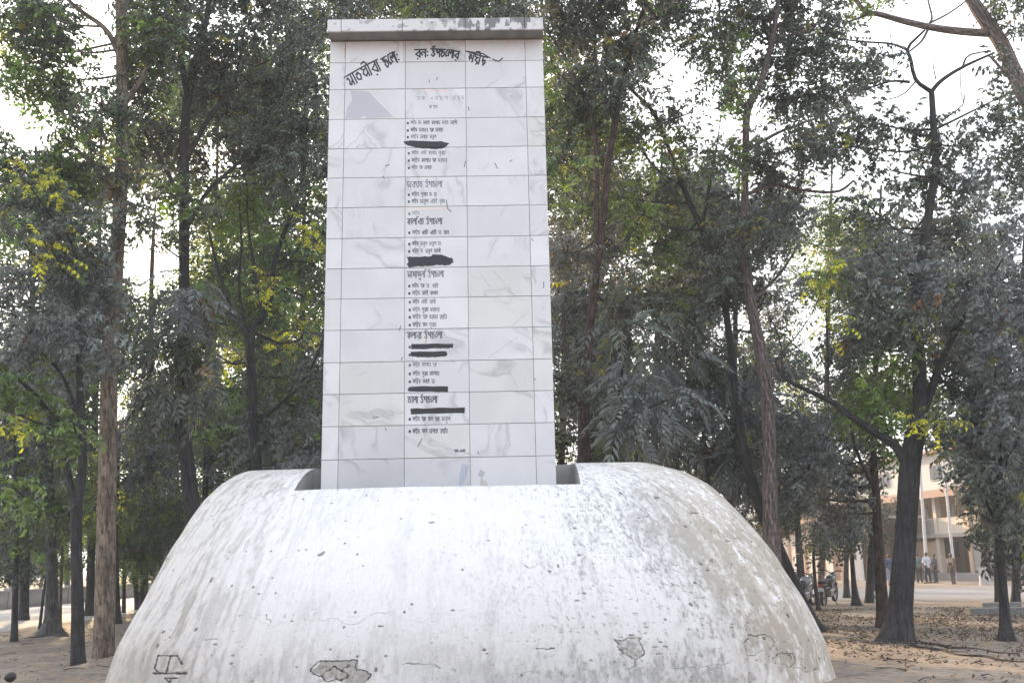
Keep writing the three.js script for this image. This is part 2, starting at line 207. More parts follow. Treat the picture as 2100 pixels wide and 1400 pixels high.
// ---------------------------------------------------------------- marble slab with its tiles and lettering
{
  const TH = 0.01904, TX = -1.0094, W = 3.114, TOP = 9.0, LOW = 1.9;
  const tower = thing('memorial_tower', 'tall white marble slab with black lettering and blacked-out names, rising from a domed plinth', 'monument', V(TX, 0, 0), TH);
  // photograph point -> metres on the front face (x from the left edge, y height)
  const face = (px, py) => { const d = sight(px, py), nrm = V(Math.sin(TH), 0, Math.cos(TH)), o = V(TX, 0, 0).sub(EYE), t = o.dot(nrm) / d.dot(nrm), p = d.multiplyScalar(t).add(EYE); return [(p.x - TX) * Math.cos(TH) - p.z * Math.sin(TH) + W / 2, p.y]; };
  const CW = 1024, CH = 2048, S = CH / (TOP - LOW), SX = CW / W, R = rng(77);
  const c = document.createElement('canvas'); c.width = CW; c.height = CH; const x = c.getContext('2d');
  const cv = (px, py) => { const [a, b] = face(px, py); return [a * SX, (TOP - b) * S]; };
  const rows = [78, 127, 182, 243, 303, 363, 424, 487, 549, 611, 675, 741, 806, 872, 940, 1003].map((y) => face(830, y)[1]); rows[0] = TOP; rows[15] = 2.45; rows.push(LOW);
  const cols = [665, 700, 830, 959.5, 1089, 1132].map((q) => face(q, 560)[0]); cols[0] = 0; cols[5] = W;
  const tone = {}; rows.forEach((_, i) => cols.forEach((_, k) => { tone[i + ',' + k] = [0.615 + 0.075 * R(), R()]; }));
  tone['14,1'] = [0.53, 0.7]; tone['14,2'] = [0.6, 0.4]; tone['13,1'] = [0.57, 0.5]; for (const q of ['11,1', '12,1', '11,3', '12,3', '10,4', '8,3', '13,2']) tone[q] = [0.61, 0.9];
  const im = x.createImageData(CW, CH);
  for (let j = 0; j < CH; j++) { const h = TOP - (j + 0.5) / S; let r = 0; while (r < rows.length - 2 && h < rows[r + 1]) r++;
    for (let i = 0; i < CW; i++) {
      const m = (i + 0.5) / SX; let k = 0; while (k < 4 && m > cols[k + 1]) k++;
      const [t, s] = tone[r + ',' + k], ang = s * 3, X = m * Math.cos(ang) + h * Math.sin(ang), Y = h * Math.cos(ang) - m * Math.sin(ang), q = r * 9 + k * 31;
      const wv = fbm(X * 1.7 + q, Y * 1.7, 5, 4), vein = Math.pow(1 - Math.abs(2 * fbm(X * 0.9 + q + wv, Y * 3.2 + wv * 2, 15, 4) - 1), 14), cloud = fbm(X * 2.2 + q, Y * 1.1 + q, 25, 4);
      let v = t * (1 + 0.24 * (cloud - 0.5)) - 0.19 * vein * smooth(s, 0.1, 0.5) * smooth(cloud, 0.35, 0.6);
      const green = 0.03 * smooth(s, 0.8, 0.95), dirtTop = 0.12 * smooth(h, TOP - 0.25, TOP) * fbm(m * 9, h * 2, 8, 3), o = (j * CW + i) * 4, fine = 0.98 + 0.04 * vnoise(i * 0.7, j * 0.5, 3);
      v *= fine; im.data[o] = 255 * sr(v * 0.985 - dirtTop * 0.3); im.data[o + 1] = 255 * sr(v * (1 + green * 0.3) - dirtTop); im.data[o + 2] = 255 * sr(v * (1.015 - green * 1.6) - dirtTop); im.data[o + 3] = 255;
    } }
  x.putImageData(im, 0, 0);
  const poly = (pts, fill) => { x.fillStyle = fill; x.beginPath(); pts.forEach((p, i) => { const q = cv(...p); i ? x.lineTo(...q) : x.moveTo(...q); }); x.closePath(); x.fill(); };
  const stroke = (pts, w, col) => { x.strokeStyle = col; x.lineWidth = w; x.lineCap = x.lineJoin = 'round'; x.beginPath(); pts.forEach((p, i) => { const q = cv(...p); i ? x.lineTo(...q) : x.moveTo(...q); }); x.stroke(); };
  poly([[718, 185], [758, 187], [775, 207], [795, 226], [808, 240], [752, 243], [746, 237], [738, 243], [708, 242], [712, 220], [722, 205]], 'rgba(165,167,176,0.62)');
  stroke([[755, 186], [775, 207], [808, 240]], 3, 'rgba(215,216,222,0.8)');
  for (const a of [[[712, 303], [718, 296], [728, 289]], [[728, 289], [746, 268]], [[795, 340], [780, 352]], [[1000, 530], [1010, 505], [1018, 490]], [[1012, 555], [1035, 582]], [[985, 560], [1005, 590]], [[1043, 760], [1055, 782], [1062, 796]], [[1062, 690], [1020, 720], [1000, 735]], [[703, 828], [722, 822]], [[730, 772], [752, 762]], [[1110, 690], [1124, 684]], [[1082, 640], [1050, 668]], [[1130, 470], [1105, 482]]]) stroke(a, 2.2, 'rgba(150,148,146,0.55)');
  for (const a of [[[960, 219], [962, 226]], [[765, 856], [776, 855]], [[790, 878], [792, 882]], [[1115, 578], [1115, 590]], [[880, 164], [880, 168]], [[896, 158], [896, 164]], [[865, 900], [857, 915]], [[1090, 490], [1093, 493]], [[915, 410], [918, 428], [925, 434]], [[1022, 1000], [1022, 1008]], [[785, 362], [788, 366]], [[952, 342], [955, 330]], [[790, 340], [798, 338]], [[1046, 331], [1050, 328]], [[1015, 335], [1020, 345]], [[818, 678], [822, 668]], [[823, 738], [825, 733]], [[980, 925], [981, 930]], [[1095, 776], [1098, 778]]]) stroke(a, 4, 'rgba(70,70,76,0.75)');
  poly([[948, 950], [962, 955], [958, 975], [950, 992], [940, 1000], [942, 975]], 'rgba(130,150,175,0.35)'); poly([[985, 978], [1000, 990], [1000, 998], [985, 998]], 'rgba(150,135,120,0.35)'); poly([[985, 962], [995, 968], [990, 980], [980, 975]], 'rgba(130,128,126,0.4)');
  stroke([[707, 98], [707, 118]], 5, 'rgba(170,120,95,0.5)'); stroke([[875, 694], [872, 704]], 4, 'rgba(190,110,60,0.7)'); stroke([[828, 82], [828, 125]], 5, 'rgba(140,110,100,0.45)'); stroke([[676, 84], [1112, 80]], 9, 'rgba(190,150,140,0.4)');
  stroke([[865, 186], [925, 186]], 6, 'rgba(225,190,175,0.5)'); stroke([[835, 428], [905, 427]], 10, 'rgba(230,205,190,0.45)');

  // letter strokes on a 10 x 10 box hanging from the head line
  const GL = {
    ka: [10, [[5, 0, 5, 10], [5, 2, 1, 6, 5, 9], [5, 3, 8, 2, 9, 5, 7, 7]]], ra: [9, [[8, 0, 8, 10], [8, 2, 1, 6, 8, 10], [4, 12, 4.6, 12.4]]], ba: [9, [[8, 0, 8, 10], [8, 2, 1, 6, 8, 10]]],
    na: [9, [[8, 0, 8, 10], [8, 5, 4, 3, 1, 5, 3, 7.5]]], ta: [10, [[2, 3, 5, 2, 8, 5, 6, 9, 2, 8, 1, 5], [5, 2, 3, 4]]], sa: [10, [[8, 0, 8, 10], [1, 3, 3, 2, 4, 5, 2, 8, 4, 9, 8, 5]]],
    la: [10, [[9, 0, 9, 10], [9, 4, 7, 2, 5, 5, 3, 2, 1, 5, 2, 8]]], ma: [9, [[8, 0, 8, 10], [2, 0, 2, 6, 4, 8, 1, 8.5], [4, 7, 8, 5]]], sh: [10, [[9, 0, 9, 10], [2, 2, 4, 3, 2, 5, 4, 8], [4, 2, 6, 3, 5, 6, 9, 6]]],
    ha: [8, [[2, 0, 2, 3, 7, 3, 3, 6, 8, 9, 6, 11]]], da: [8, [[2, 0, 2, 4, 6, 4, 7, 7, 4, 10], [2, 4, 4, 8]]], ja: [10, [[2, 0, 2, 3, 5, 4, 2, 7, 4, 10, 8, 8, 8, 3], [5, 0, 5, 3]]],
    pa: [9, [[8, 0, 8, 10], [2, 1, 3, 5, 8, 5], [2, 1, 5, 3]]], u: [9, [[3, 0, 3, 2, 7, 3, 4, 5, 8, 7, 5, 10, 1, 8], [2, -3, 5, -2, 7, -4]]], A: [4, [[2, 0, 2, 10]]], E: [5, [[4, 1, 1, 5, 2, 9, 4, 8]]],
    I: [5, [[2, 10, 2, 0, 4, -4, 9, -3]]], II: [5, [[2, 10, 2, 0, -1, -4, -6, -3]]], U: [1, [[-5, 12, -3, 14, -1, 12, 1, 15]]], kh: [11, [[9, 0, 9, 10], [2, 1, 5, 3, 2, 6, 5, 9, 9, 6], [5, 3, 9, 2]]], a: [11, [[9, 0, 9, 10], [2, 2, 4, 4, 2, 6, 4, 9, 7, 6], [4, 5, 9, 5]]], ga: [9, [[8, 0, 8, 10], [2, 5, 4, 3, 5, 7, 3, 8]]],
    vis: [5, [[2, 3, 2.6, 3.4], [2, 8, 2.6, 8.4]]], sp: [6, []],
  };
  const noHead = { A: 0, ga: 1, pa: 0, sp: 1, vis: 1, E: 1, U: 1 };
  function word(list, at, size, w, col, squeeze = 1) {   // at(d) -> [x, y, angle] on the canvas at distance d along the line
    x.strokeStyle = col; x.lineWidth = w; x.lineCap = x.lineJoin = 'round'; let d = 0; const k = size / 10;
    for (const n of list) { const [adv, st] = GL[n], [ox, oy, an] = at(d), go = (a, b) => [ox + (a * squeeze * Math.cos(an) - b * Math.sin(an)) * k, oy + (a * squeeze * Math.sin(an) + b * Math.cos(an)) * k];
      for (const s of st) { x.beginPath(); for (let i = 0; i < s.length; i += 2) { const q = go(s[i], s[i + 1]); i ? x.lineTo(...q) : x.moveTo(...q); } x.stroke(); }
      if (!noHead[n]) { x.beginPath(); x.moveTo(...go(-0.5, 0)); x.lineTo(...go(adv + 0.5, 0)); x.stroke(); }
      d += adv * k * squeeze; }
    return d;
  }
  const along = (pts) => { const q = pts.map((p) => cv(...p)); return (d) => { let i = 0, L; while (i < q.length - 2 && d > (L = Math.hypot(q[i + 1][0] - q[i][0], q[i + 1][1] - q[i][1]))) { d -= L; i++; } const a = Math.atan2(q[i + 1][1] - q[i][1], q[i + 1][0] - q[i][0]); return [q[i][0] + Math.cos(a) * d, q[i][1] + Math.sin(a) * d, a]; }; };
  const INK = 'rgba(26,26,32,0.96)';
  word(['sa', 'A', 'ta', 'kh', 'II', 'ra', 'A'], along([[707, 158], [740, 139], [775, 121]]), 52, 7, INK, 0.62); word(['ja', 'E', 'la', 'A', 'vis'], along([[781, 121], [796, 112], [812, 105]]), 50, 7, INK, 0.5);
  word(['ra', 'na', 'vis'], along([[851, 102], [880, 101]]), 34, 7, INK, 0.85); word(['u', 'pa', 'ja', 'E', 'la', 'A', 'ra'], along([[884, 100], [920, 102], [955, 108]]), 34, 7, INK, 0.72); word(['sh', 'ha', 'II', 'da'], along([[962, 107], [985, 114], [1010, 121]]), 40, 7, INK, 0.72); stroke([[955, 105], [990, 110], [1005, 119]], 6, INK); stroke([[1010, 121], [1022, 126], [1031, 119]], 5, INK);
  const pool = [['ma', 'vis'], ['a', 'ba', 'U', 'la'], ['ka', 'A', 'la', 'A', 'ma'], ['ra', 'ha', 'I', 'ma'], ['sa', 'ra', 'da', 'A', 'ra'], ['ga', 'A', 'ja', 'II'], ['a', 'A', 'la', 'II'], ['na', 'U', 'ra', 'ma'], ['ha', 'ka'], ['kh', 'A', 'na'], ['ma', 'na', 'A', 'ja']];
  // name lines: left, right, height, strength
  for (const [x0, x1, y, f] of [[834, 935, 252, 0.7], [834, 905, 267, 0.9], [834, 900, 281, 0.75], [836, 915, 314, 0.6], [836, 923, 329, 0.8], [836, 895, 344, 0.75], [836, 905, 399, 0.95], [836, 915, 413, 0.75], [837, 868, 438, 0.4], [837, 927, 477, 0.9], [837, 917, 500, 0.85], [837, 915, 515, 0.8], [837, 910, 586, 0.9], [837, 893, 601, 0.85], [838, 900, 619, 0.65], [838, 905, 635, 0.8], [838, 915, 650, 0.9], [838, 905, 666, 0.8], [838, 907, 748, 0.6], [838, 900, 766, 0.85], [838, 900, 782, 0.75], [838, 926, 859, 0.95], [838, 912, 884, 0.95], [838, 842, 711, 0.9], [838, 842, 727, 0.9]]) {
    const b = cv(x0 + 2, y), col = `rgba(48,48,60,${f * 0.88})`; x.fillStyle = `rgba(20,20,26,${Math.min(1, f + 0.15)})`; x.fillRect(b[0] - 4, b[1] - 4, 9, 10); if (x1 - x0 < 8) continue;
    const s = cv(x0 + 8, y - 4), e = cv(x1, y - 4), an = Math.atan2(e[1] - s[1], e[0] - s[0]), len = Math.hypot(e[0] - s[0], e[1] - s[1]); let d = 0, first = true;
    while (d < len - 18) { const w = first ? ['sh', 'ha', 'II', 'da'] : pool[R() * pool.length | 0], o = d; first = false; d += word(w, (t) => [s[0] + Math.cos(an) * (o + t), s[1] + Math.sin(an) * (o + t) + (R() - 0.5) * 1.5, an], 13 + R() * 2.5, 1.9 + R() * 0.9, col, 0.62 + 0.2 * R()) + 9; }
  }
  const UPA = ['sp', 'u', 'pa', 'ja', 'E', 'la', 'A'];
  for (const [w, x0, x1, y, f] of [[['da', 'E', 'ba', 'ha', 'A', 'ta'], 834, 907, 373, 0.55], [['ka', 'A', 'la', 'I', 'ga', 'ja'], 835, 907, 449, 0.8], [['a', 'A', 'sh', 'A', 'sh', 'U', 'na', 'I'], 835, 910, 557, 0.65], [['ka', 'la', 'A', 'ra', 'A'], 835, 907, 682, 0.85], [['ta', 'A', 'la', 'A'], 836, 897, 814, 0.95]]) {
    const s = cv(x0, y), e = cv(x1, y), list = [...w, ...UPA], full = list.reduce((a, n) => a + GL[n][0], 0) * 2.4; word(list, (t) => [s[0] + t, s[1], -0.01], 24, 3.6, `rgba(40,40,52,${f})`, (e[0] - s[0]) / full);
  }
  { const s = cv(855, 198); word(['ma', 'ka', 'sp', 'ga', 'ba', 'ja', 'na', 'sp', 'ra', 'ha', 'da'], (t) => [s[0] + t * 1.5, s[1], 0], 15, 2, 'rgba(60,60,70,0.45)', 1.1); const q = cv(880, 216); word(['ka', 'sp', 'ha', 'na'], (t) => [q[0] + t, q[1], 0], 13, 2.4, 'rgba(60,60,70,0.55)', 0.9); const e = cv(932, 922); word(['ra', 'ba', 'sp', 'ga', 'ga', 'na'], (t) => [e[0] + t, e[1], 0], 9, 3, 'rgba(50,50,60,0.7)', 1); }
  const smear = (pts, jag) => { x.fillStyle = 'rgba(22,21,29,0.98)'; const q = pts.map((p) => cv(...p)); x.beginPath(); q.forEach((p, i) => { const n = q[(i + 1) % q.length]; if (!i) x.moveTo(...p); for (let s = 1; s <= 8; s++) x.lineTo(lerp(p[0], n[0], s / 8) + (R() - 0.5) * jag, lerp(p[1], n[1], s / 8) + (R() - 0.5) * jag); }); x.fill(); x.save(); x.clip(); x.lineWidth = 1.6; for (let i = 0; i < 16; i++) { const a = lerp(q[0][0], q[1][0], -1 + R() * 2), b = lerp(Math.min(...q.map((p) => p[1])), Math.max(...q.map((p) => p[1])), R()), l = 30 + R() * 120; x.strokeStyle = `rgba(${R() < 0.6 ? '92,90,104' : '6,6,10'},${0.12 + 0.25 * R()})`; x.beginPath(); x.moveTo(a, b); x.quadraticCurveTo(a + l / 2, b + (R() - 0.5) * 5, a + l, b + (R() - 0.5) * 4); x.stroke(); } x.restore(); };
  smear([[827, 290], [840, 288], [905, 290], [921, 294], [912, 303], [895, 306], [855, 303], [833, 297]], 3);
  smear([[834, 527], [884, 525], [887, 521], [905, 522], [928, 530], [930, 538], [920, 544], [890, 544], [838, 548], [834, 542], [838, 536]], 4);
  smear([[843, 705], [929, 704], [929, 713], [905, 714], [843, 716]], 3); smear([[842, 721], [915, 720], [918, 726], [914, 730], [880, 733], [843, 731]], 3);
  smear([[836, 797], [842, 792], [919, 792], [918, 803], [838, 803]], 3); smear([[841, 838], [953, 835], [953, 847], [843, 849]], 3);

  const front = new THREE.CanvasTexture(c); front.colorSpace = THREE.SRGBColorSpace;
  const marble = std({ map: front, roughness: 0.42 }), grout = std({ color: rgb(0.44, 0.435, 0.43) });
  const DEPTH = 0.95;
  mesh('core', box(W - 0.04, TOP - 0.3, DEPTH - 0.04, 0, (TOP + 0.3) / 2 - 0.15, -DEPTH / 2), grout, tower);
  const tile = (x0, x1, y0, y1, z, turn, at) => {   // a slab of stone with eased edges; its print runs on from tile to tile
    const w = x1 - x0 - 0.006, h = y1 - y0 - 0.007, g = new RoundedBoxGeometry(w, h, 0.024, 1, 0.003), uv = g.attributes.uv, p = g.attributes.position;
    const tx = (R() - 0.5) * 0.0025, ty = (R() - 0.5) * 0.0025;
    for (let i = 0; i < p.count; i++) { uv.setXY(i, (at + p.getX(i) + (x1 - x0) / 2) / W, ((y0 + y1) / 2 + p.getY(i) - LOW) / (TOP - LOW)); p.setZ(i, p.getZ(i) + p.getX(i) * tx + p.getY(i) * ty); }
    const m = mesh('tile', g, turn ? side : marble, tower); m.rotation.y = turn; return m;
  };
  const cs = document.createElement('canvas'); cs.width = 256; cs.height = 1024; { const s = cs.getContext('2d'), si = s.createImageData(256, 1024); for (let j = 0; j < 1024; j++) for (let i = 0; i < 256; i++) { const v = 0.64 + 0.12 * (fbm(i / 60, j / 80, 5, 4) - 0.5), o = (j * 256 + i) * 4; si.data[o] = si.data[o + 1] = 255 * sr(v); si.data[o + 2] = 255 * sr(v * 1.03); si.data[o + 3] = 255; } s.putImageData(si, 0, 0); }
  const st = new THREE.CanvasTexture(cs); st.colorSpace = THREE.SRGBColorSpace; st.wrapS = THREE.RepeatWrapping; const side = std({ map: st, roughness: 0.45 });
  for (let r = 0; r < rows.length - 1; r++) {
    for (let k = 0; k < 5; k++) { const m = tile(cols[k], cols[k + 1], rows[r + 1], rows[r], 0, 0, cols[k]); m.position.set((cols[k] + cols[k + 1]) / 2 - W / 2, (rows[r] + rows[r + 1]) / 2 + (R() - 0.5) * 0.002, -0.012 + (R() - 0.5) * 0.002); }
    for (const s of [-1, 1]) for (const k of [0, 1]) { const a = k ? -0.475 : -0.026, b = k ? -0.924 : -0.475, m = tile(0, a - b, rows[r + 1], rows[r], 0, s * Math.PI / 2, k); m.position.set(s * (W / 2 - 0.012), (rows[r] + rows[r + 1]) / 2, (a + b) / 2); }
    for (let k = 0; k < 3; k++) { const m = tile(W * k / 3, W * (k + 1) / 3, rows[r + 1], rows[r], 0, Math.PI, k); m.position.set((k - 1) * W / 3, (rows[r] + rows[r + 1]) / 2, -DEPTH + 0.012); }
  }
  // projecting cap: dark underside slab and a fascia of marble pieces streaked with black mould
  const capC = document.createElement('canvas'); capC.width = 1024; capC.height = 64; { const s = capC.getContext('2d'), si = s.createImageData(1024, 64); for (let j = 0; j < 64; j++) for (let i = 0; i < 1024; i++) { const o = (j * 1024 + i) * 4, u = i / 1024; const st = smooth(u, 0.35, 0.7) * smooth(fbm(u * 46, j / 40, 7, 4) + 0.25 * (1 - j / 64), 0.56, 0.72) * (u > 0.94 ? 0.2 : 1) + 0.55 * smooth(fbm(u * 30, j / 20, 17, 3), 0.62, 0.76); const v = 0.62 * (1 - 0.72 * Math.min(1, st)) + 0.04 * (vnoise(i, j, 3) - 0.5); si.data[o] = 255 * sr(v); si.data[o + 1] = 255 * sr(v); si.data[o + 2] = 255 * sr(v * 1.01); si.data[o + 3] = 255; } s.putImageData(si, 0, 0); }
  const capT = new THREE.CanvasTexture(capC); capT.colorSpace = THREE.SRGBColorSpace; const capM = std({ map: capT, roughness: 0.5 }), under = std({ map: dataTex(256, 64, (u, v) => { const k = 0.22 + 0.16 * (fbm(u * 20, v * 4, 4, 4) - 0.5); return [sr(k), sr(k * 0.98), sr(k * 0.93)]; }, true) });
  const cap = new THREE.Group(); cap.name = 'cap'; cap.position.set(0, TOP, 0); tower.add(cap);
  const OUT = 0.27, CHt = 0.19;
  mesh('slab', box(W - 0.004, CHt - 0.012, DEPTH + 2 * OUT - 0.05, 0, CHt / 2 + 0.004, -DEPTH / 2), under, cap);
  const capCols = [0, 0.2, cols[2] - 0.02, cols[3] + 0.01, W - 0.27, W];
  for (const s of [0, 1]) for (let k = 0; k < 5; k++) { const w = capCols[k + 1] - capCols[k] - 0.007, g = new RoundedBoxGeometry(w, CHt, 0.03, 1, 0.004), uv = g.attributes.uv, p = g.attributes.position; for (let i = 0; i < p.count; i++) uv.setXY(i, (capCols[k] + w / 2 + p.getX(i)) / W, p.getY(i) / CHt + 0.5); const m = mesh('fascia_piece', g, capM, cap); m.position.set((capCols[k] + capCols[k + 1]) / 2 - W / 2, CHt / 2 + (R() - 0.5) * 0.006, s ? -DEPTH - OUT : OUT - 0.012 + (R() - 0.5) * 0.006); }
}
// ---------------------------------------------------------------- trees
function barkTex(a, b, seed, patches) {
  return dataTex(256, 512, (u, v) => { const f = fbm(u * 14, v * 7, seed, 4, 7), s = Math.abs(2 * fbm(u * 20 + 0.6 * f, v * 8, seed + 3, 3, 4) - 1), p = patches ? smooth(fbm(u * 4, v * 6, seed + 9, 3, 2), 0.5, 0.62) : 0; const fi = fbm(u * 60, v * 40, seed + 5, 3, 20); const k = 0.5 + 0.5 * f + 0.5 * (fi - 0.5) - 0.45 * (1 - smooth(s, 0, 0.14)); return [0, 1, 2].map((i) => sr(lerp(a[i], b[i], clamp(f * 1.2 - 0.2 + p * patches, 0, 1)) * k)); }, true);
}
const barkBump = dataTex(256, 512, (u, v) => { const f = fbm(u * 14, v * 7, 5, 4, 7); return [0.5 * f + 0.5 * smooth(Math.abs(2 * fbm(u * 20 + 0.6 * f, v * 8, 8, 3, 4) - 1), 0, 0.2)]; });
const barkM = (a, b, s, p = 0) => { const t = barkTex(a, b, s, p); t.repeat.set(1.6, 0.8); const u = barkBump.clone(); u.repeat.set(1.6, 0.8); return std({ map: t, bumpMap: u, bumpScale: 0.035, roughness: 0.95 }); };
const BARK = { dark: barkM([0.03, 0.029, 0.03], [0.085, 0.08, 0.075], 3), brown: barkM([0.15, 0.115, 0.085], [0.40, 0.32, 0.24], 13, 0.4), pink: barkM([0.1, 0.08, 0.075], [0.40, 0.32, 0.30], 23, 0.9), grey: barkM([0.055, 0.053, 0.05], [0.15, 0.145, 0.14], 33, 0.3), red: barkM([0.045, 0.025, 0.02], [0.14, 0.09, 0.075], 43, 0.3) };

// a pinnate leaf: a stalk with pairs of folded leaflets, drooping a little, along +x
function spray(pairs, len, ll, lw, droop, seed) {
  const R = rng(seed), P = [], I = [], fall = (t) => -droop * t * t * len;
  const leaflet = (bx, by, bz, yaw, s) => { const o = P.length / 3, c = Math.cos(yaw), n = Math.sin(yaw), pitch = -0.25 - R() * 0.4, roll = (R() - 0.5) * 0.9; const add = (x, z, y = 0) => { const yy = y + x * Math.sin(pitch) + z * Math.sin(roll), xx = x * Math.cos(pitch); P.push(bx + xx * c - z * n, by + yy, bz + xx * n + z * c); };
    const L = ll * s, W = lw * s; add(0, 0); add(L * 0.42, W / 2, 0.12 * W); add(L * 0.45, 0, -0.1 * W); add(L * 0.42, -W / 2, 0.12 * W); add(L, 0, -0.1 * L); I.push(o, o + 1, o + 2, o + 1, o + 4, o + 2, o, o + 2, o + 3, o + 2, o + 4, o + 3); };
  for (let i = 0; i < pairs; i++) { const t = (i + 0.7) / pairs; for (const s of [-1, 1]) leaflet(t * len, fall(t), 0, s * (1.05 - 0.35 * t + (R() - 0.5) * 0.3), (0.75 + 0.5 * Math.sin(Math.PI * (0.25 + 0.6 * t))) * (0.85 + 0.3 * R())); }
  leaflet(len, fall(1), 0, 0, 0.95);
  const o = P.length / 3; P.push(0, 0, 0.004, 0, 0, -0.004, len, fall(1), 0); I.push(o, o + 1, o + 2);
  const g = new THREE.BufferGeometry(); g.setAttribute('position', new THREE.Float32BufferAttribute(P, 3)); g.setIndex(I); g.computeVertexNormals(); return g;
}
// a twig end with broad leaves set round it at all angles
function twigEnd(n, len, ll, lw, seed) {
  const R = rng(seed), P = [], I = [], E = new THREE.Euler(), q = new THREE.Quaternion();
  for (let i = 0; i < n; i++) {
    const t = (i + 0.3) / n, L = ll * (0.7 + 0.5 * R()), W = lw * (0.75 + 0.4 * R()), o = P.length / 3; q.setFromEuler(E.set((R() - 0.5) * 1.6, i * 2.4 + (R() - 0.5), -0.15 - R() * 0.75, 'YXZ'));
    for (const [x, y, z] of [[0, 0, 0], [L * 0.36, 0.12 * W, W / 2], [L * 0.4, -0.06 * W, 0], [L * 0.36, 0.12 * W, -W / 2], [L, -0.08 * L, 0]]) { const v = V(x + 0.02, y, z).applyQuaternion(q); P.push(v.x * 0.85 + t * len, v.y - 0.12 * t * t * len, v.z); }
    I.push(o, o + 1, o + 2, o + 1, o + 4, o + 2, o, o + 2, o + 3, o + 2, o + 4, o + 3);
  }
  const o = P.length / 3; P.push(0, 0, 0.004, 0, 0, -0.004, len, -0.12 * len, 0); I.push(o, o + 1, o + 2);
  const g = new THREE.BufferGeometry(); g.setAttribute('position', new THREE.Float32BufferAttribute(P, 3)); g.setIndex(I); g.computeVertexNormals(); return g;
}
const SPRAY = [twigEnd(11, 0.30, 0.13, 0.062, 3), twigEnd(10, 0.26, 0.14, 0.062, 5), spray(6, 0.42, 0.14, 0.046, 0.6, 7)];
const leafM = new THREE.MeshPhysicalMaterial({ color: 0xffffff, roughness: 0.72, transmission: 0.52, thickness: 0, specularIntensity: 1, side: THREE.DoubleSide });
const TONE = [[0.10, 0.122, 0.086], [0.20, 0.222, 0.205], [0.15, 0.235, 0.03], [0.66, 0.66, 0.02], [0.115, 0.155, 0.082]];  // dark, greyed by dust, green, yellow-green with sunlit backglow painted in, mixed

function sprays(list, R, kind, c, rad, n, s, tone, clump = 0.24) {   // n leaves in clumps through a ball of foliage
  const per = 9, k = Math.max(3, Math.round(n / per)), ends = [];
  for (let i = 0; i < k; i++) {
    const d = V(R() * 2 - 1, R() * 2 - 1, R() * 2 - 1); if (d.lengthSq() > 1) { i--; continue; }
    const e = d.clone().multiplyScalar(rad).multiply(V(1, 0.85, 1)).add(c); ends.push(e);
    const tw = R();
    for (let j = 0; j < per; j++) {
      const p = V(R() + R() + R() - 1.5, R() + R() + R() - 1.5, R() + R() + R() - 1.5).multiplyScalar(clump * s * 1.15).add(e);
      const dir = p.clone().sub(e).normalize().multiplyScalar(0.9).add(d.clone().multiplyScalar(0.5)).add(V((R() - 0.5), -0.35 - 0.3 * R(), (R() - 0.5))).normalize();
      const up = V((R() - 0.5) * 1.1, 1, (R() - 0.5) * 1.1 + 0.25); up.addScaledVector(dir, -up.dot(dir)).normalize();
      const z = V(0, 0, 0).crossVectors(dir, up), sc = s * (0.75 + 0.5 * R()) * (tone === 3 ? 0.72 : 1);
      const m = new THREE.Matrix4().makeBasis(dir, up, z).scale(V(sc, sc, sc)).setPosition(p);
      let t = TONE[tone]; if (tone === 3 && tw > 0.62) t = TONE[2]; if (tone === 4 && tw > 0.72) t = TONE[2]; if (tone !== 3 && R() < 0.02) t = [0.34, 0.33, 0.02]; if (R() < 0.003) t = [0.30, 0.13, 0.03];
      const b = 0.5 + 0.7 * R() + 0.5 * (tw - 0.5) + (R() < 0.12 ? 0.7 : 0); list.push([m, [t[0] * b * (0.94 + 0.12 * R()), t[1] * b, t[2] * b]]);  // a few random sprays are brightened as painted leaf highlights
    }
  }
  return ends;
}
function instanced(list, geo, origin, name, parent) {
  const im = new THREE.InstancedMesh(geo, leafM, list.length); im.name = name; const q = new THREE.Matrix4();
  list.forEach(([m, c], i) => { q.copy(m); q.elements[12] -= origin.x; q.elements[13] -= origin.y; q.elements[14] -= origin.z; im.setMatrixAt(i, q); im.setColorAt(i, rgb(...c)); });
  im.castShadow = im.receiveShadow = true; im.userData.kind = 'stuff'; parent.add(im); return im;
}
let treeSeed = 100;
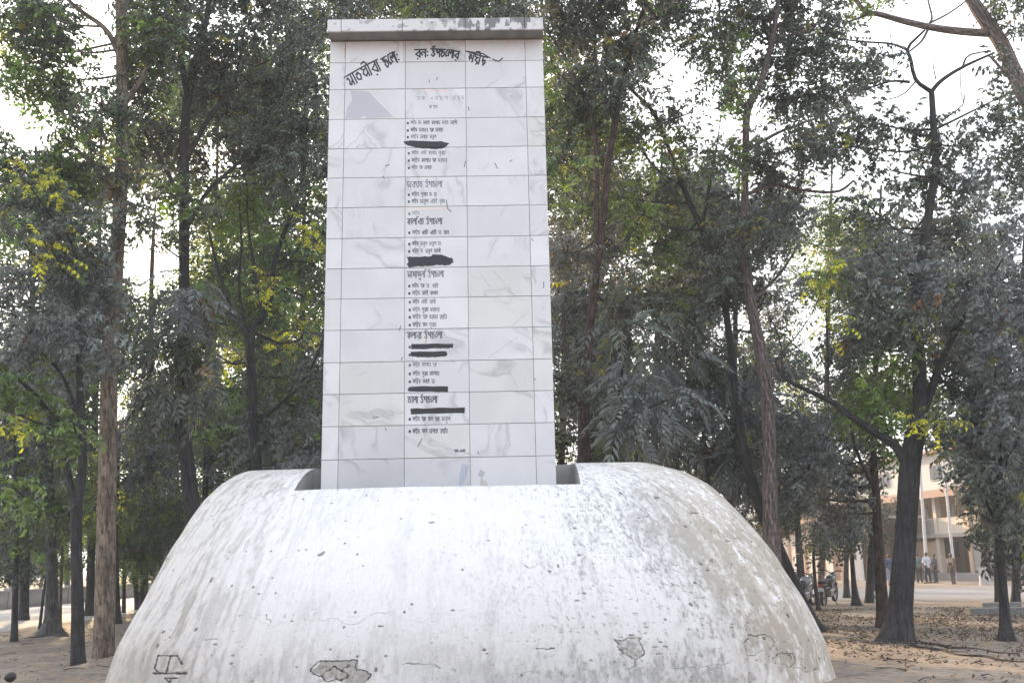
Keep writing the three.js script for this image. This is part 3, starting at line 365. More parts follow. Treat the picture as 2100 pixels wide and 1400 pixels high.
function tree(o) {
  const R = rng(treeSeed += 17), D = o.D, z0 = EYE.z - D, mpp = D / FOCAL, seed = treeSeed;
  const conv = (q) => ({ p: atZ(q[0], q[1], z0 + (q[3] ?? 0)), r: Math.max(0.008, q[2] * mpp / 2) });
  const tp = o.trunk.map(conv);
  const gy = groundY(tp[0].p.x, z0) - 0.06;
  if (tp[0].p.y > gy + 0.08) { const a = tp[0].p, b = tp[1].p, t = (gy - a.y) / Math.min(-0.2, (a.y - b.y)); tp.unshift({ p: V(a.x + clamp((a.x - b.x) * t, -0.6, 0.6), gy, a.z), r: tp[0].r * (1 + 0.1 * Math.min(2, t)) }); } else tp[0].p.y = gy;
  const origin = V(tp[0].p.x, gy + 0.06, tp[0].p.z), T = thing(o.name ?? 'tree', o.label, 'tree', origin, 0, o.group), M = BARK[o.bark ?? 'dark'];
  const local = (g) => g.translate(-origin.x, -origin.y, -origin.z);
  mesh('trunk', local(tube(tp, 14, 0.12, seed, o.rough ?? 0.07, o.flare ?? 0.9)), M, T);
  const spine = []; const addSpine = (pts) => { const c = new THREE.CatmullRomCurve3(pts.map((q) => q.p), false, 'centripetal'); for (let i = 0; i <= 30; i++) { const k = i / 30 * (pts.length - 1), a = Math.min(pts.length - 2, Math.floor(k)); spine.push({ p: c.getPoint(i / 30), r: lerp(pts[a].r, pts[a + 1].r, k - a) }); } };
  addSpine(tp);
  for (const l of o.limbs ?? []) { const lp = l.map(conv); mesh('limb', local(tube(lp, 9, 0.15, seed + 5, 0.08)), M, T); addSpine(lp); }
  for (const rt of o.roots ?? []) { const lp = rt.map(([a, b, w]) => { const p = onGround(a, b); p.y = groundY(p.x, p.z) - w * mpp * 0.12 + 0.03 * (vnoise(p.x * 3, p.z * 3, 8) - 0.6); return { p, r: w * mpp / 2 }; }); mesh('root', local(tube(lp, 8, 0.1, seed + 9, 0.32)), M, T); }
  const leaves = [], twigs = [], gk = o.spray ?? 0, ls = o.leaf ?? 1;
  for (const [bx, by, br, tone, dz, dens] of o.blobs ?? []) {
    const z = z0 + (dz ?? (R() - 0.5) * 2.4), c = atZ(bx, by, z), rad = br * (EYE.z - z) / FOCAL, area = Math.PI * rad * rad, sprayArea = 0.021 * ls * ls;
    let best = null, bd = 1e9; for (const s of spine) { const d = s.p.distanceTo(c) + (s.p.y > c.y ? (s.p.y - c.y) * 1.2 : 0); if (d < bd) { bd = d; best = s; } }
    const r0 = Math.min(best.r * 0.6, 0.022 + 0.012 * rad), mid = best.p.clone().lerp(c, 0.5).add(V((R() - 0.5) * 0.3, -0.08 * bd + (R() - 0.5) * 0.2, (R() - 0.5) * 0.3));
    const inner = best.p.distanceTo(c) > 0.1; if (inner) twigs.push(tube([{ p: best.p, r: r0 }, { p: mid, r: r0 * 0.75 }, { p: c, r: r0 * 0.5 }], 5, 0.25, seed, 0.05));
    const ends = sprays(leaves, R, gk, c, rad, area * (o.lai ?? 2.15) * (dens ?? 1) / sprayArea, ls, tone ?? 4, o.clump ?? 0.24);
    for (const e of ends.slice(0, 14)) { const m2 = c.clone().lerp(e, 0.55).add(V((R() - 0.5) * 0.2, 0.06, (R() - 0.5) * 0.2)); twigs.push(tube([{ p: c, r: r0 * 0.5 }, { p: m2, r: r0 * 0.32 }, { p: e, r: 0.004 }], 4, 0.4, seed, 0)); }
  }
  for (const tw of o.twigs ?? []) twigs.push(tube(tw.map(conv), 5, 0.2, seed, 0.05));
  if (twigs.length) { const m = mesh('branches', local(mergeGeometries(twigs)), M, T); m.userData.kind = 'stuff'; }
  if (leaves.length) instanced(leaves, SPRAY[gk], origin, 'crown', T);
  return T;
}
// foliage balls scattered in a field of the crown (photograph units), used for the trees further back
function scatter(seed, x0, x1, y0, y1, n, r0, r1, tones) { const R = rng(seed); return Array.from({ length: n }, () => [lerp(x0, x1, R()), lerp(y0, y1, R()), lerp(r0, r1, R()), tones[R() * tones.length | 0], (R() - 0.5) * 5]); }

// left of the slab
tree({ name: 'tall_tree', label: 'thick pale brown trunk nearest the plinth, left of it, bare up to its crown', D: 18.2, lai: 2.7, bark: 'brown', flare: 0.12, rough: 0.04,
  trunk: [[212, 1350, 40], [216, 1150, 39], [221, 900, 35], [225, 720, 33], [236, 560, 31], [246, 420, 28], [250, 250, 26], [248, 90, 24], [246, -60, 22], [250, -190, 17]],
  limbs: [[[248, 120, 15], [215, 60, 12], [150, 10, 9], [90, -60, 7]], [[250, 220, 14], [290, 160, 11], [320, 90, 8]], [[246, 420, 12], [200, 350, 10], [140, 290, 7]]],
  blobs: [[95, 20, 75], [30, 95, 60, 3, 0, 0.7], [120, 160, 70], [205, 215, 55], [290, 165, 50], [255, 365, 42, 0], [250, 440, 48, 0], [30, 150, 55, 2], [165, 275, 60], [60, 20, 60], [300, 110, 45], [330, 40, 60], [340, -60, 90], [200, -110, 100, 4], [110, 90, 60], [160, 345, 55]] });
tree({ name: 'forked_tree', label: 'dark slender trunk with a low fork, standing just left of the thick pale trunk', D: 16.9, bark: 'dark', flare: 0.25,
  trunk: [[160, 1363, 26], [158, 1250, 24], [156, 1120, 22], [156, 1050, 22], [168, 960, 17], [166, 860, 15], [162, 770, 13], [160, 640, 11], [150, 500, 9]],
  limbs: [[[155, 1060, 17], [136, 960, 14], [118, 880, 12], [80, 820, 9], [40, 780, 6]], [[166, 860, 9], [120, 760, 7], [60, 700, 5]]],
  blobs: [[60, 380, 40, 3, 1, 0.7], [110, 520, 36, 3, 1.5, 0.4], [40, 850, 40, 3, 1, 0.5], [60, 425, 80, 0], [150, 480, 70, 0], [55, 560, 85, 1], [150, 610, 75, 1], [60, 680, 80, 1], [205, 565, 52, 1], [30, 335, 62], [125, 345, 55, 2], [50, 790, 60, 2], [180, 690, 55, 1], [130, 740, 55, 1], [110, 400, 45, 3, 0, 0.8], [35, 480, 45, 3, 1, 0.35], [25, 1000, 45, 2, 3, 0.6], [150, 870, 45, 2, 2, 0.5]] });
tree({ name: 'buttressed_tree', label: 'grey trunk with a wide flared root foot beside the left road', D: 25.2, bark: 'grey', flare: 1.7,
  trunk: [[105, 1303, 26], [106, 1230, 24], [104, 1120, 20], [101, 1000, 17], [96, 850, 14], [92, 700, 11]], roots: [[[105, 1300, 14], [80, 1306, 9], [58, 1308, 5]], [[108, 1300, 12], [126, 1305, 7], [140, 1304, 4]]],
  blobs: [[60, 880, 75, 1], [140, 830, 70, 4], [100, 930, 60, 1], [30, 950, 55, 4], [90, 770, 70, 1], [110, 1040, 45, 2], [60, 1060, 50, 4], [165, 1060, 42, 2, 0, 0.7], [195, 1030, 38, 3, 2, 0.6]] });
tree({ name: 'slim_tree', label: 'thin dark straight trunk closest to the left edge of the picture, by the road', D: 23, bark: 'dark', flare: 0.5,
  trunk: [[28, 1317, 13], [31, 1200, 11], [32, 1080, 10], [28, 960, 9], [24, 800, 7]], blobs: [[20, 900, 70, 1], [60, 980, 50, 4], [10, 1020, 55, 1], [40, 1090, 45, 4], [15, 830, 60, 1], [35, 1160, 35, 0]] });
tree({ name: 'sapling', label: 'very thin pole-like sapling leaning right, left of the flared grey trunk', D: 27.9, bark: 'dark', flare: 0.2, trunk: [[80, 1291, 6], [88, 1220, 5], [97, 1150, 4], [106, 1060, 3]], blobs: [[105, 1080, 32, 4], [90, 1120, 26, 2], [112, 1020, 35, 1]] });
tree({ name: 'sapling', label: 'thin dark sapling standing right behind the flared grey trunk', D: 29.8, bark: 'red', flare: 0.2, trunk: [[123, 1282, 6], [124, 1220, 5], [126, 1150, 5], [130, 1060, 4]], blobs: [[130, 1090, 36, 3, 0, 0.6], [125, 1150, 30, 2], [140, 1030, 40, 2]] });
tree({ name: 'sapling', label: 'thin dark upright trunk between the thick pale trunk and the plinth', D: 37, bark: 'dark', flare: 0.2, trunk: [[253, 1258, 8], [254, 1180, 7], [252, 1100, 6], [250, 1000, 5]], blobs: [[250, 1060, 42, 3, 0, 0.55], [265, 1110, 36, 2], [245, 1000, 45, 4], [275, 1030, 38, 2]] });
tree({ name: 'sapling', label: 'thin dark trunk leaning left, next to the sloping left side of the plinth', D: 40, bark: 'dark', flare: 0.2, trunk: [[282, 1247, 12], [276, 1180, 10], [268, 1110, 8], [258, 1030, 6]], blobs: [[262, 1050, 45, 1], [290, 1100, 40, 4], [300, 1150, 34, 1], [305, 1050, 55, 1], [270, 1185, 22, 3]] });
tree({ name: 'tree', label: 'dark trunk hidden at its foot right behind the thick pale trunk', D: 30, bark: 'dark', flare: 0.5, trunk: [[240, 1275, 15], [236, 1150, 12], [238, 1000, 10], [244, 880, 8]], blobs: [[255, 860, 40, 3, 0, 0.4], [280, 900, 50, 1], [215, 940, 35, 3, 0, 0.5], [300, 960, 60, 1], [180, 960, 40, 2]] });
tree({ name: 'tall_tree', label: 'tall straight dark trunk rising behind the left slope of the plinth', D: 20, lai: 2.7, bark: 'dark',
  trunk: [[396, 1060, 34], [384, 960, 31], [371, 860, 28], [371, 770, 24], [376, 620, 23], [377, 450, 22], [378, 300, 21], [384, 200, 20], [410, 90, 16], [432, -10, 13], [440, -130, 9]],
  limbs: [[[384, 200, 14], [370, 100, 11], [380, 0, 9], [375, -90, 7]], [[378, 330, 13], [430, 240, 10], [480, 170, 8], [500, 60, 6]], [[376, 480, 11], [420, 400, 9], [470, 350, 7], [560, 280, 5]], [[377, 420, 10], [330, 330, 8], [290, 260, 6]]],
  blobs: [[380, 50, 75, 0], [470, 90, 72, 0], [330, 275, 55, 0], [465, 235, 72, 0], [420, 330, 52, 0], [545, 175, 62, 0], [590, 95, 46, 0], [350, 400, 45], [520, 300, 60, 0], [300, 110, 60, 0], [430, 160, 60, 0], [270, 200, 50, 0], [620, 40, 55, 0], [500, -20, 80, 0], [400, -60, 90, 0], [590, 240, 50, 0], [330, 480, 36], [410, 420, 36], [300, 20, 50, 0], [640, 180, 40, 0], [600, 330, 45, 0], [650, 260, 40, 0], [280, 300, 45], [560, 20, 50, 0]] });
tree({ name: 'leafy_sapling', spray: 2, label: 'drooping dark leafy clump round the straight trunk behind the left slope of the plinth', D: 19.2, bark: 'dark', leaf: 1.15, lai: 1.6,
  trunk: [[404, 1060, 9], [392, 960, 8], [380, 860, 7], [376, 760, 6], [380, 660, 5]], blobs: [[380, 650, 60, 1, -0.4], [345, 700, 55, 0, 0.3], [410, 715, 58, 1, -0.5], [355, 770, 52, 1, -0.4], [415, 785, 40, 0], [330, 820, 36, 0], [385, 600, 42, 1]] });
tree({ name: 'spreading_tree', label: 'dark tree with a spreading fork of limbs, close left of the marble slab', D: 21, bark: 'dark',
  trunk: [[526, 965, 22], [520, 880, 21], [516, 780, 20], [513, 720, 19], [520, 670, 15], [540, 650, 13], [556, 600, 12], [562, 540, 11], [585, 470, 9], [612, 410, 7], [625, 330, 5]],
  limbs: [[[513, 720, 14], [500, 670, 12], [478, 640, 10], [455, 580, 8], [438, 520, 6], [425, 460, 4]], [[522, 860, 11], [560, 840, 10], [605, 800, 8], [640, 750, 6], [665, 690, 4]], [[540, 650, 10], [528, 600, 8], [520, 540, 7], [508, 460, 5], [505, 370, 4]], [[500, 670, 7], [490, 580, 6], [495, 500, 5], [490, 420, 4]]],
  blobs: [[630, 480, 40, 3, 2, 0.7], [570, 600, 45, 3, 2, 0.6], [410, 700, 36, 3, 2, 0.6], [520, 440, 62, 2, -1.2, 0.8], [600, 395, 52, 2, -1.2, 0.8], [600, 520, 58, 4, -1.3], [470, 545, 55, 4, -1.2, 0.7], [625, 610, 48, 3, -1.2, 0.6], [560, 775, 60, 4, -1.2], [620, 840, 60, 4, -1.3], [610, 700, 50, 3, -1.2, 0.5], [470, 690, 46, 3, -1.2, 0.5], [440, 745, 40, 3, -1.2, 0.5], [440, 420, 46, 2, -1.2, 0.7], [640, 450, 40, 0], [480, 400, 48, 2, 0, 0.6], [560, 330, 45, 0], [640, 320, 45, 0], [640, 540, 40, 4], [460, 610, 40, 2, -1.2, 0.6], [650, 760, 50, 0], [560, 900, 70, 1], [630, 920, 60, 1]] });
tree({ name: 'slim_tree', label: 'slim dark trunk in yellow leaves between the straight trunk and the spreading tree', D: 27, bark: 'dark', trunk: [[422, 960, 11], [425, 890, 10], [432, 810, 8], [440, 720, 6]], blobs: [[425, 820, 42, 3, 0, 0.6], [455, 880, 60, 4], [400, 780, 38, 3, 0, 0.5], [470, 950, 60, 1], [430, 900, 35, 3, 0, 0.5], [490, 800, 55, 2], [455, 730, 38, 3, 0, 0.5]] });
// right of the slab
tree({ name: 'twin_stem_tree', label: 'reddish trunk parting into two dark stems close to the right edge of the marble slab', D: 19.5, lai: 2.7, bark: 'red',
  trunk: [[1198, 950, 28], [1198, 860, 24], [1204, 740, 20], [1214, 630, 18], [1226, 540, 17], [1238, 440, 15], [1246, 340, 15], [1262, 250, 14], [1276, 170, 12], [1300, 80, 10], [1328, -10, 8], [1350, -110, 6]],
  limbs: [[[1226, 540, 14], [1223, 440, 13], [1224, 340, 12], [1214, 240, 10], [1185, 170, 8], [1150, 100, 6]], [[1198, 860, 14], [1172, 800, 10], [1160, 720, 7], [1155, 620, 5]], [[1262, 250, 10], [1225, 150, 8], [1220, 40, 6]]],
  blobs: [[1160, 70, 62, 0], [1255, 60, 75, 0], [1165, 200, 60], [1275, 165, 50, 0], [1345, 40, 52], [1160, 330, 48, 4], [1250, 320, 40, 4, -1.4], [1200, 430, 50, 4, -1.4], [1160, 520, 42, 1, -1.4], [1240, 500, 50, 1, -1.4], [1180, 600, 48, 1, -1.4], [1170, 690, 50, 1, -1.4], [1260, 620, 45, 1, -1.4], [1130, 30, 50, 0], [1200, -60, 100, 0], [1330, -80, 90, 0], [1200, 260, 40], [1150, 780, 42, 0], [1240, 720, 42, 1, -1.4], [1300, 250, 40], [1220, 140, 50, 0], [1310, 110, 40, 0], [1140, 260, 45, 4], [1230, 240, 40, 4], [1135, 140, 36, 2, 1, 0.6]] });
tree({ name: 'leafy_sapling', spray: 2, label: 'big drooping grey-green leaf sprays just right of the reddish trunk, above the plinth', D: 18.6, bark: 'dark', leaf: 1.2, lai: 1.5,
  trunk: [[1265, 985, 9], [1262, 900, 8], [1270, 800, 7], [1290, 690, 5], [1300, 600, 4]], limbs: [[[1270, 800, 5], [1330, 740, 4], [1380, 700, 3]]], blobs: [[1300, 790, 55, 1], [1350, 740, 55, 1], [1290, 690, 50, 0], [1310, 870, 60, 1], [1360, 650, 50, 0], [1290, 560, 50, 0], [1370, 820, 50, 1]] });
tree({ name: 'leafy_sapling', spray: 2, label: 'broad drooping leaf mass over the rounded right shoulder of the plinth', D: 21.8, bark: 'dark', leaf: 1.2, lai: 1.5,
  trunk: [[1455, 1040, 10], [1450, 960, 9], [1440, 860, 7], [1430, 740, 5], [1425, 640, 4]], limbs: [[[1440, 860, 5], [1490, 800, 4], [1530, 770, 3]]], blobs: [[1420, 860, 60, 1], [1480, 890, 62, 1], [1400, 930, 50, 1], [1460, 780, 58, 1], [1530, 830, 50, 1], [1500, 960, 55, 1], [1400, 720, 50, 0], [1470, 690, 52, 0], [1530, 740, 42, 1], [1440, 985, 40, 1], [1540, 910, 45, 0], [1350, 920, 38, 0]] });
tree({ name: 'leaning_tree', label: 'dark trunk leaning left high up, its foot touching the pale pinkish trunk behind the plinth', D: 20.6, bark: 'dark',
  trunk: [[1598, 1130, 26], [1560, 1040, 22], [1530, 940, 19], [1512, 830, 17], [1495, 680, 15], [1470, 540, 14], [1440, 470, 13], [1400, 380, 12], [1370, 300, 10], [1340, 230, 9], [1292, 180, 7], [1240, 110, 5]],
  limbs: [[[1440, 470, 9], [1455, 380, 7], [1470, 300, 5]], [[1400, 380, 8], [1350, 350, 6], [1310, 300, 5]]],
  blobs: [[1360, 230, 42, 0, 0, 0.9], [1410, 300, 40, 4, 0, 0.7], [1340, 320, 45], [1300, 400, 50, 4], [1400, 470, 55, 4], [1340, 500, 55, 4], [1460, 400, 45, 0, 0, 0.8], [1440, 560, 55, 0], [1370, 590, 50, 4], [1320, 440, 40, 2], [1500, 480, 50, 0], [1490, 600, 50, 0], [1260, 400, 36, 2, 0, 0.7], [1420, 230, 40, 0, 0, 0.5], [1300, 140, 45, 0, 0, 0.7], [1390, 380, 36, 0], [1480, 150, 45, 0, 0, 0.7], [1430, 60, 55, 0], [1380, -10, 70, 0]] });
tree({ name: 'tall_tree', label: 'pale pinkish straight trunk behind the right slope of the plinth', D: 20, lai: 2.7, bark: 'pink',
  trunk: [[1584, 1140, 36], [1580, 1040, 31], [1578, 900, 29], [1570, 780, 27], [1554, 690, 25], [1540, 620, 23], [1531, 540, 20], [1528, 400, 17], [1530, 300, 16], [1534, 225, 17], [1560, 170, 15], [1582, 90, 12], [1596, 0, 10], [1604, -120, 7]],
  limbs: [[[1534, 230, 10], [1500, 170, 8], [1480, 90, 6], [1475, 0, 5]], [[1528, 400, 9], [1590, 380, 8], [1650, 390, 7], [1720, 392, 6], [1752, 370, 5]], [[1530, 310, 9], [1600, 270, 7], [1680, 240, 5]], [[1540, 620, 8], [1600, 560, 6], [1640, 500, 5]]],
  blobs: [[1540, 40, 62, 0], [1620, 50, 55, 0], [1480, 80, 55], [1650, 110, 55, 0], [1580, 130, 45, 0], [1690, 180, 55, 0], [1620, 210, 48, 0], [1500, 190, 40], [1560, 300, 48, 0], [1640, 300, 55, 0], [1600, 360, 48, 1], [1490, 320, 40], [1560, 430, 45, 1, -1.5], [1550, 520, 45, 1, -1.5], [1480, 560, 36, 0], [1690, 290, 45, 0], [1720, 90, 48, 0], [1500, -60, 100, 0], [1630, -50, 90, 0], [1780, 120, 36, 0], [1700, 30, 40, 0], [1530, 590, 45, 0, -1.5], [1760, 165, 32, 0], [1620, 430, 40, 1], [1580, 480, 40, 0]] });
tree({ name: 'big_tree', label: 'big dark forked trunk with flared roots on the right, bare candelabra branches on top', D: 17.6, bark: 'dark', flare: 0.5,
  trunk: [[1840, 1322, 58], [1847, 1240, 47], [1856, 1120, 42], [1864, 1000, 41], [1871, 925, 42], [1886, 850, 31], [1886, 760, 28], [1880, 640, 24], [1893, 520, 21], [1908, 420, 18], [1920, 330, 16], [1915, 250, 14], [1911, 185, 12]],
  limbs: [[[1862, 950, 24], [1835, 912, 20], [1800, 890, 17], [1745, 852, 14], [1700, 820, 12], [1650, 797, 9], [1605, 772, 7], [1590, 740, 5]], [[1880, 880, 22], [1910, 800, 17], [1940, 720, 13], [1985, 640, 10], [2040, 560, 8]], [[1911, 188, 10], [1928, 168, 9], [1970, 140, 7], [2040, 108, 5]], [[1911, 188, 10], [1880, 165, 9], [1868, 120, 8], [1862, 100, 7], [1897, 62, 5]], [[1866, 168, 7], [1830, 166, 5], [1790, 178, 4], [1750, 190, 3]], [[1862, 102, 6], [1830, 90, 5], [1780, 86, 4], [1720, 80, 3]], [[1975, 138, 5], [1985, 115, 4], [2030, 104, 3]], [[1925, 262, 6], [1960, 245, 5], [2000, 225, 4], [2060, 195, 3]]],
  twigs: [[[1880, 165, 4], [1850, 195, 3], [1800, 208, 2]], [[1935, 245, 4], [1975, 215, 3], [1980, 190, 2]], [[1920, 162, 3], [1915, 130, 2], [1920, 120, 2]], [[1835, 166, 2], [1833, 120, 2], [1825, 60, 2]], [[1970, 140, 2], [1972, 190, 2], [1978, 210, 2]], [[1605, 772, 5], [1600, 700, 3], [1575, 640, 3]], [[1915, 280, 4], [1890, 275, 3], [1870, 270, 2]], [[1700, 820, 5], [1698, 720, 4], [1694, 620, 3]]],
  roots: [[[1842, 1318, 22], [1885, 1323, 15], [1920, 1325, 12], [1960, 1333, 10], [2005, 1332, 9], [2050, 1340, 7], [2090, 1341, 5]], [[1862, 1322, 16], [1890, 1333, 12], [1930, 1337, 11], [1975, 1349, 9], [2020, 1351, 8], [2060, 1360, 6], [2110, 1362, 4]], [[1840, 1318, 16], [1800, 1324, 10], [1770, 1322, 5]]],  // the two long ones to the right stand in for the trunk's cast shadow
  blobs: [[1800, 110, 36, 0, 0, 0.6], [1790, 250, 50, 0, 0, 0.9], [1870, 270, 48, 0], [1960, 300, 48, 0, 0, 0.9], [2030, 260, 45, 0], [1900, 370, 55, 0], [1830, 350, 45, 0, 0, 0.8], [1990, 380, 60, 1], [1780, 420, 50, 0], [1880, 470, 65, 1], [1960, 480, 65, 1], [1800, 520, 60, 1], [2050, 470, 50, 1], [1880, 570, 70, 1], [1980, 580, 65, 1], [1780, 610, 55, 1], [1850, 670, 60, 0], [1950, 680, 60, 0], [1760, 700, 55, 0], [1830, 760, 52, 2], [1940, 770, 55, 0], [1790, 850, 50, 2], [1700, 560, 42, 3, 1, 0.4], [1700, 650, 40, 3, 1, 0.35], [1990, 780, 60, 1], [1920, 860, 40, 3, 1, 0.4], [1760, 300, 45, 0, 0, 0.8], [1730, 240, 40, 0, 0, 0.8], [2070, 360, 50, 0], [2060, 150, 30, 0, 0, 0.3]] });
tree({ name: 'tree', label: 'brown trunk leaning left, standing right behind the big forked trunk', D: 21.8, bark: 'red', flare: 0.4,
  trunk: [[1813, 1285, 26], [1806, 1180, 22], [1801, 1090, 19], [1797, 1010, 16], [1790, 900, 12], [1780, 780, 9]], limbs: [[[1797, 1010, 9], [1760, 930, 7], [1740, 850, 5]]],
  blobs: [[1700, 900, 55, 1], [1640, 880, 50, 1], [1760, 960, 48, 1], [1660, 960, 60, 1], [1720, 1000, 48, 1], [1640, 1010, 40, 1], [1780, 900, 30, 0], [1705, 1050, 30, 1], [1620, 960, 45, 1], [1750, 1030, 24, 1], [1750, 820, 45, 2, 1, 0.8], [1640, 840, 40, 1], [1830, 930, 30, 2]] });
tree({ name: 'slim_tree', label: 'small dark trunk with a flared foot nearest the right edge of the picture', D: 17.6, bark: 'dark', flare: 0.9,
  trunk: [[2066, 1316, 22], [2060, 1240, 18], [2054, 1160, 16], [2050, 1090, 14], [2052, 980, 11], [2060, 850, 8]], limbs: [[[2050, 1090, 7], [2020, 1020, 5], [1990, 960, 4]], [[2052, 980, 6], [2090, 900, 5], [2120, 850, 4]]],
  blobs: [[2040, 830, 60, 1], [2000, 900, 50, 1], [2070, 920, 60, 1], [2010, 960, 45, 1], [2060, 1010, 55, 1], [2000, 980, 34, 0], [2085, 1080, 45, 0], [2030, 1070, 36, 0], [2095, 780, 60, 1], [2050, 720, 60, 1], [2090, 640, 60, 1], [1990, 860, 50, 1], [2090, 1140, 30, 0], [2030, 640, 45, 1], [1960, 940, 30, 0]] });
tree({ name: 'overhanging_tree', label: 'thick bare pinkish limb slanting down across the upper right corner', D: 22, bark: 'pink',
  trunk: [[2330, 1240, 46], [2300, 900, 42], [2240, 560, 38], [2160, 300, 36], [2098, 185, 35], [2052, 85, 32], [2010, 25, 29], [1975, -30, 26], [1940, -90, 22]],
  limbs: [[[2032, 68, 18], [1960, 63, 17], [1905, 55, 16], [1850, 42, 14], [1800, 28, 12], [1778, 25, 12], [1752, -6, 9], [1735, -40, 7]], [[1785, 26, 8], [1765, 36, 6], [1730, 48, 4]], [[1905, 58, 6], [1890, 85, 5], [1862, 108, 4]], [[1905, 50, 6], [1912, 38, 5], [1904, 0, 4], [1900, -40, 3]], [[1910, 46, 5], [1945, 28, 4], [1985, 0, 3]], [[2090, 180, 8], [2030, 115, 5], [2030, 116, 4]]],
  blobs: [[2080, 60, 48, 0, 0, 0.45], [2100, 230, 40, 0, 0, 0.8], [2060, 215, 30, 0, 0, 0.5], [2050, 20, 36, 0, 0, 0.3], [1800, -40, 60, 4], [2100, -40, 80, 4], [2110, 330, 60, 0], [1770, 5, 24, 2, 0, 0.5]] });
tree({ name: 'tree', label: 'pale grey trunk beside the dark motorcycles, nearest the right foot of the plinth', D: 31.6, bark: 'grey', flare: 0.3, trunk: [[1649, 1243, 17], [1642, 1170, 15], [1637, 1090, 13], [1632, 1000, 11], [1630, 900, 9]], blobs: [[1620, 1040, 30, 4], [1610, 1000, 50, 1], [1665, 1020, 32, 1], [1650, 930, 50, 1], [1600, 900, 50, 4]] });
tree({ name: 'sapling', label: 'thin dark sapling standing in front of the parked motorcycles', D: 28.6, bark: 'dark', flare: 0.5, trunk: [[1680, 1253, 9], [1673, 1200, 7], [1669, 1140, 6], [1670, 1090, 5]], blobs: [[1668, 1118, 18, 0, 0, 1.4], [1690, 1100, 26, 0], [1672, 1075, 26, 1]] });
tree({ name: 'slim_tree', label: 'slim dark trunk with a flared foot right of the motorcycles, front one of a pair', D: 31.5, bark: 'dark', flare: 1.2, trunk: [[1757, 1240, 13], [1751, 1190, 10], [1747, 1130, 8], [1742, 1060, 7]], blobs: [[1735, 1085, 34, 0], [1715, 1110, 24, 0, 0, 1.2], [1750, 1060, 34, 1]] });
tree({ name: 'slim_tree', label: 'slim grey trunk right of the motorcycles, rear one of a pair', D: 37.5, bark: 'grey', flare: 0.8, trunk: [[1737, 1222, 12], [1736, 1170, 10], [1738, 1120, 9], [1742, 1040, 7]], blobs: [[1745, 1090, 30, 1], [1725, 1050, 36, 1], [1765, 1080, 22, 1]] });
tree({ name: 'slim_tree', label: 'slim grey trunk beside the person in a blue shirt, left of the leaning brown trunk', D: 36.7, bark: 'grey', flare: 1.0, trunk: [[1786, 1226, 13], [1783, 1180, 10], [1781, 1130, 9], [1778, 1060, 8]], blobs: [[1775, 1060, 30, 1], [1790, 1030, 34, 1], [1785, 1090, 18, 1]] });
const whitefoot = tree({ name: 'tree', label: 'dark reddish trunk with a white-painted foot, across the road at the right', D: 52, bark: 'red', flare: 0.2, trunk: [[2023, 1196, 20], [2021, 1130, 17], [2016, 1060, 15], [2010, 960, 12]], blobs: [[2000, 1000, 45, 0], [2040, 1020, 50, 0], [2060, 1090, 36, 0], [2020, 940, 55, 1], [2080, 1040, 40, 0]] });
mesh('painted_band', tube([{ p: V(0, -0.06, 0), r: 0.31 }, { p: V(-0.01, 0.5, 0), r: 0.262 }, { p: V(-0.02, 0.9, 0), r: 0.25 }], 16, 0.2, 2, 0.01), std({ color: rgb(0.42, 0.41, 0.4) }), whitefoot);
tree({ name: 'sapling', label: 'thin dark sapling behind the small trunk nearest the right edge, by the concrete kerbs', D: 32, bark: 'dark', flare: 0.4, trunk: [[2045, 1232, 8], [2043, 1180, 6], [2041, 1120, 5], [2040, 1060, 4]], blobs: [[2035, 1080, 36, 0], [2050, 1040, 36, 0]] });

// trees standing deeper in the grove
const back = (label, D, x, w, top, x0, x1, y0, y1, n, r0, r1, tones, o = {}) => tree({ name: 'background_tree', label, D, bark: o.bark ?? 'dark', leaf: o.leaf ?? 1.0, clump: 0.34, lai: o.lai ?? 1.75, flare: 0.5, trunk: [[x, 1000, w], [x + (o.lean ?? 6), 780, w * 0.85], [x + 2 * (o.lean ?? 6), 520, w * 0.6], [x + 3 * (o.lean ?? 6), top, w * 0.3]], blobs: scatter(treeSeed * 3 + 1, x0, x1, y0, y1, n, r0, r1, tones) });
back('background tree at the far left edge, its crown behind the slim trunk by the road', 33, 55, 16, 300, -60, 150, 420, 1100, 26, 55, 90, [0, 1, 1, 4, 2]);
back('background tree with green leaves between the forked dark trunk and the thick pale trunk', 35, 190, 15, 200, 90, 320, 280, 1080, 30, 50, 85, [1, 4, 2, 1, 3]);
back('hazy background tree seen between the thick pale trunk and the straight dark trunk', 38, 300, 15, 420, 250, 400, 700, 1180, 18, 45, 70, [1, 1, 2, 4]);
back('background tree with yellow-green leaves behind the straight dark trunk', 34, 430, 14, 120, 320, 580, 130, 1060, 42, 50, 80, [4, 2, 3, 2, 1]);
back('background tree filling the gap beside the left edge of the slab', 30, 610, 16, 60, 500, 720, 90, 1010, 40, 50, 80, [4, 2, 1, 0]);
back('background tree high behind the top of the marble slab', 27, 840, 20, -120, 640, 1120, -120, 60, 20, 55, 85, [0, 0, 4], { leaf: 1.0 });
back('background tree filling the gap beside the right edge of the slab', 30, 1150, 15, 80, 1080, 1270, 120, 1010, 36, 50, 75, [4, 1, 1, 0]);
back('background tree between the twin-stemmed reddish tree and the leaning dark trunk', 32, 1340, 16, 300, 1220, 1460, 330, 1020, 36, 50, 80, [4, 1, 1, 2]);
back('background tree right behind the pale pinkish trunk', 34, 1500, 14, 300, 1420, 1620, 400, 1060, 28, 48, 75, [1, 4, 2, 1]);
back('thin-leaved sunlit background tree right of the pinkish trunk, sky showing through it', 36, 1690, 12, 300, 1600, 1780, 380, 800, 16, 40, 60, [2, 3, 2], { bark: 'brown', lai: 1.0 });
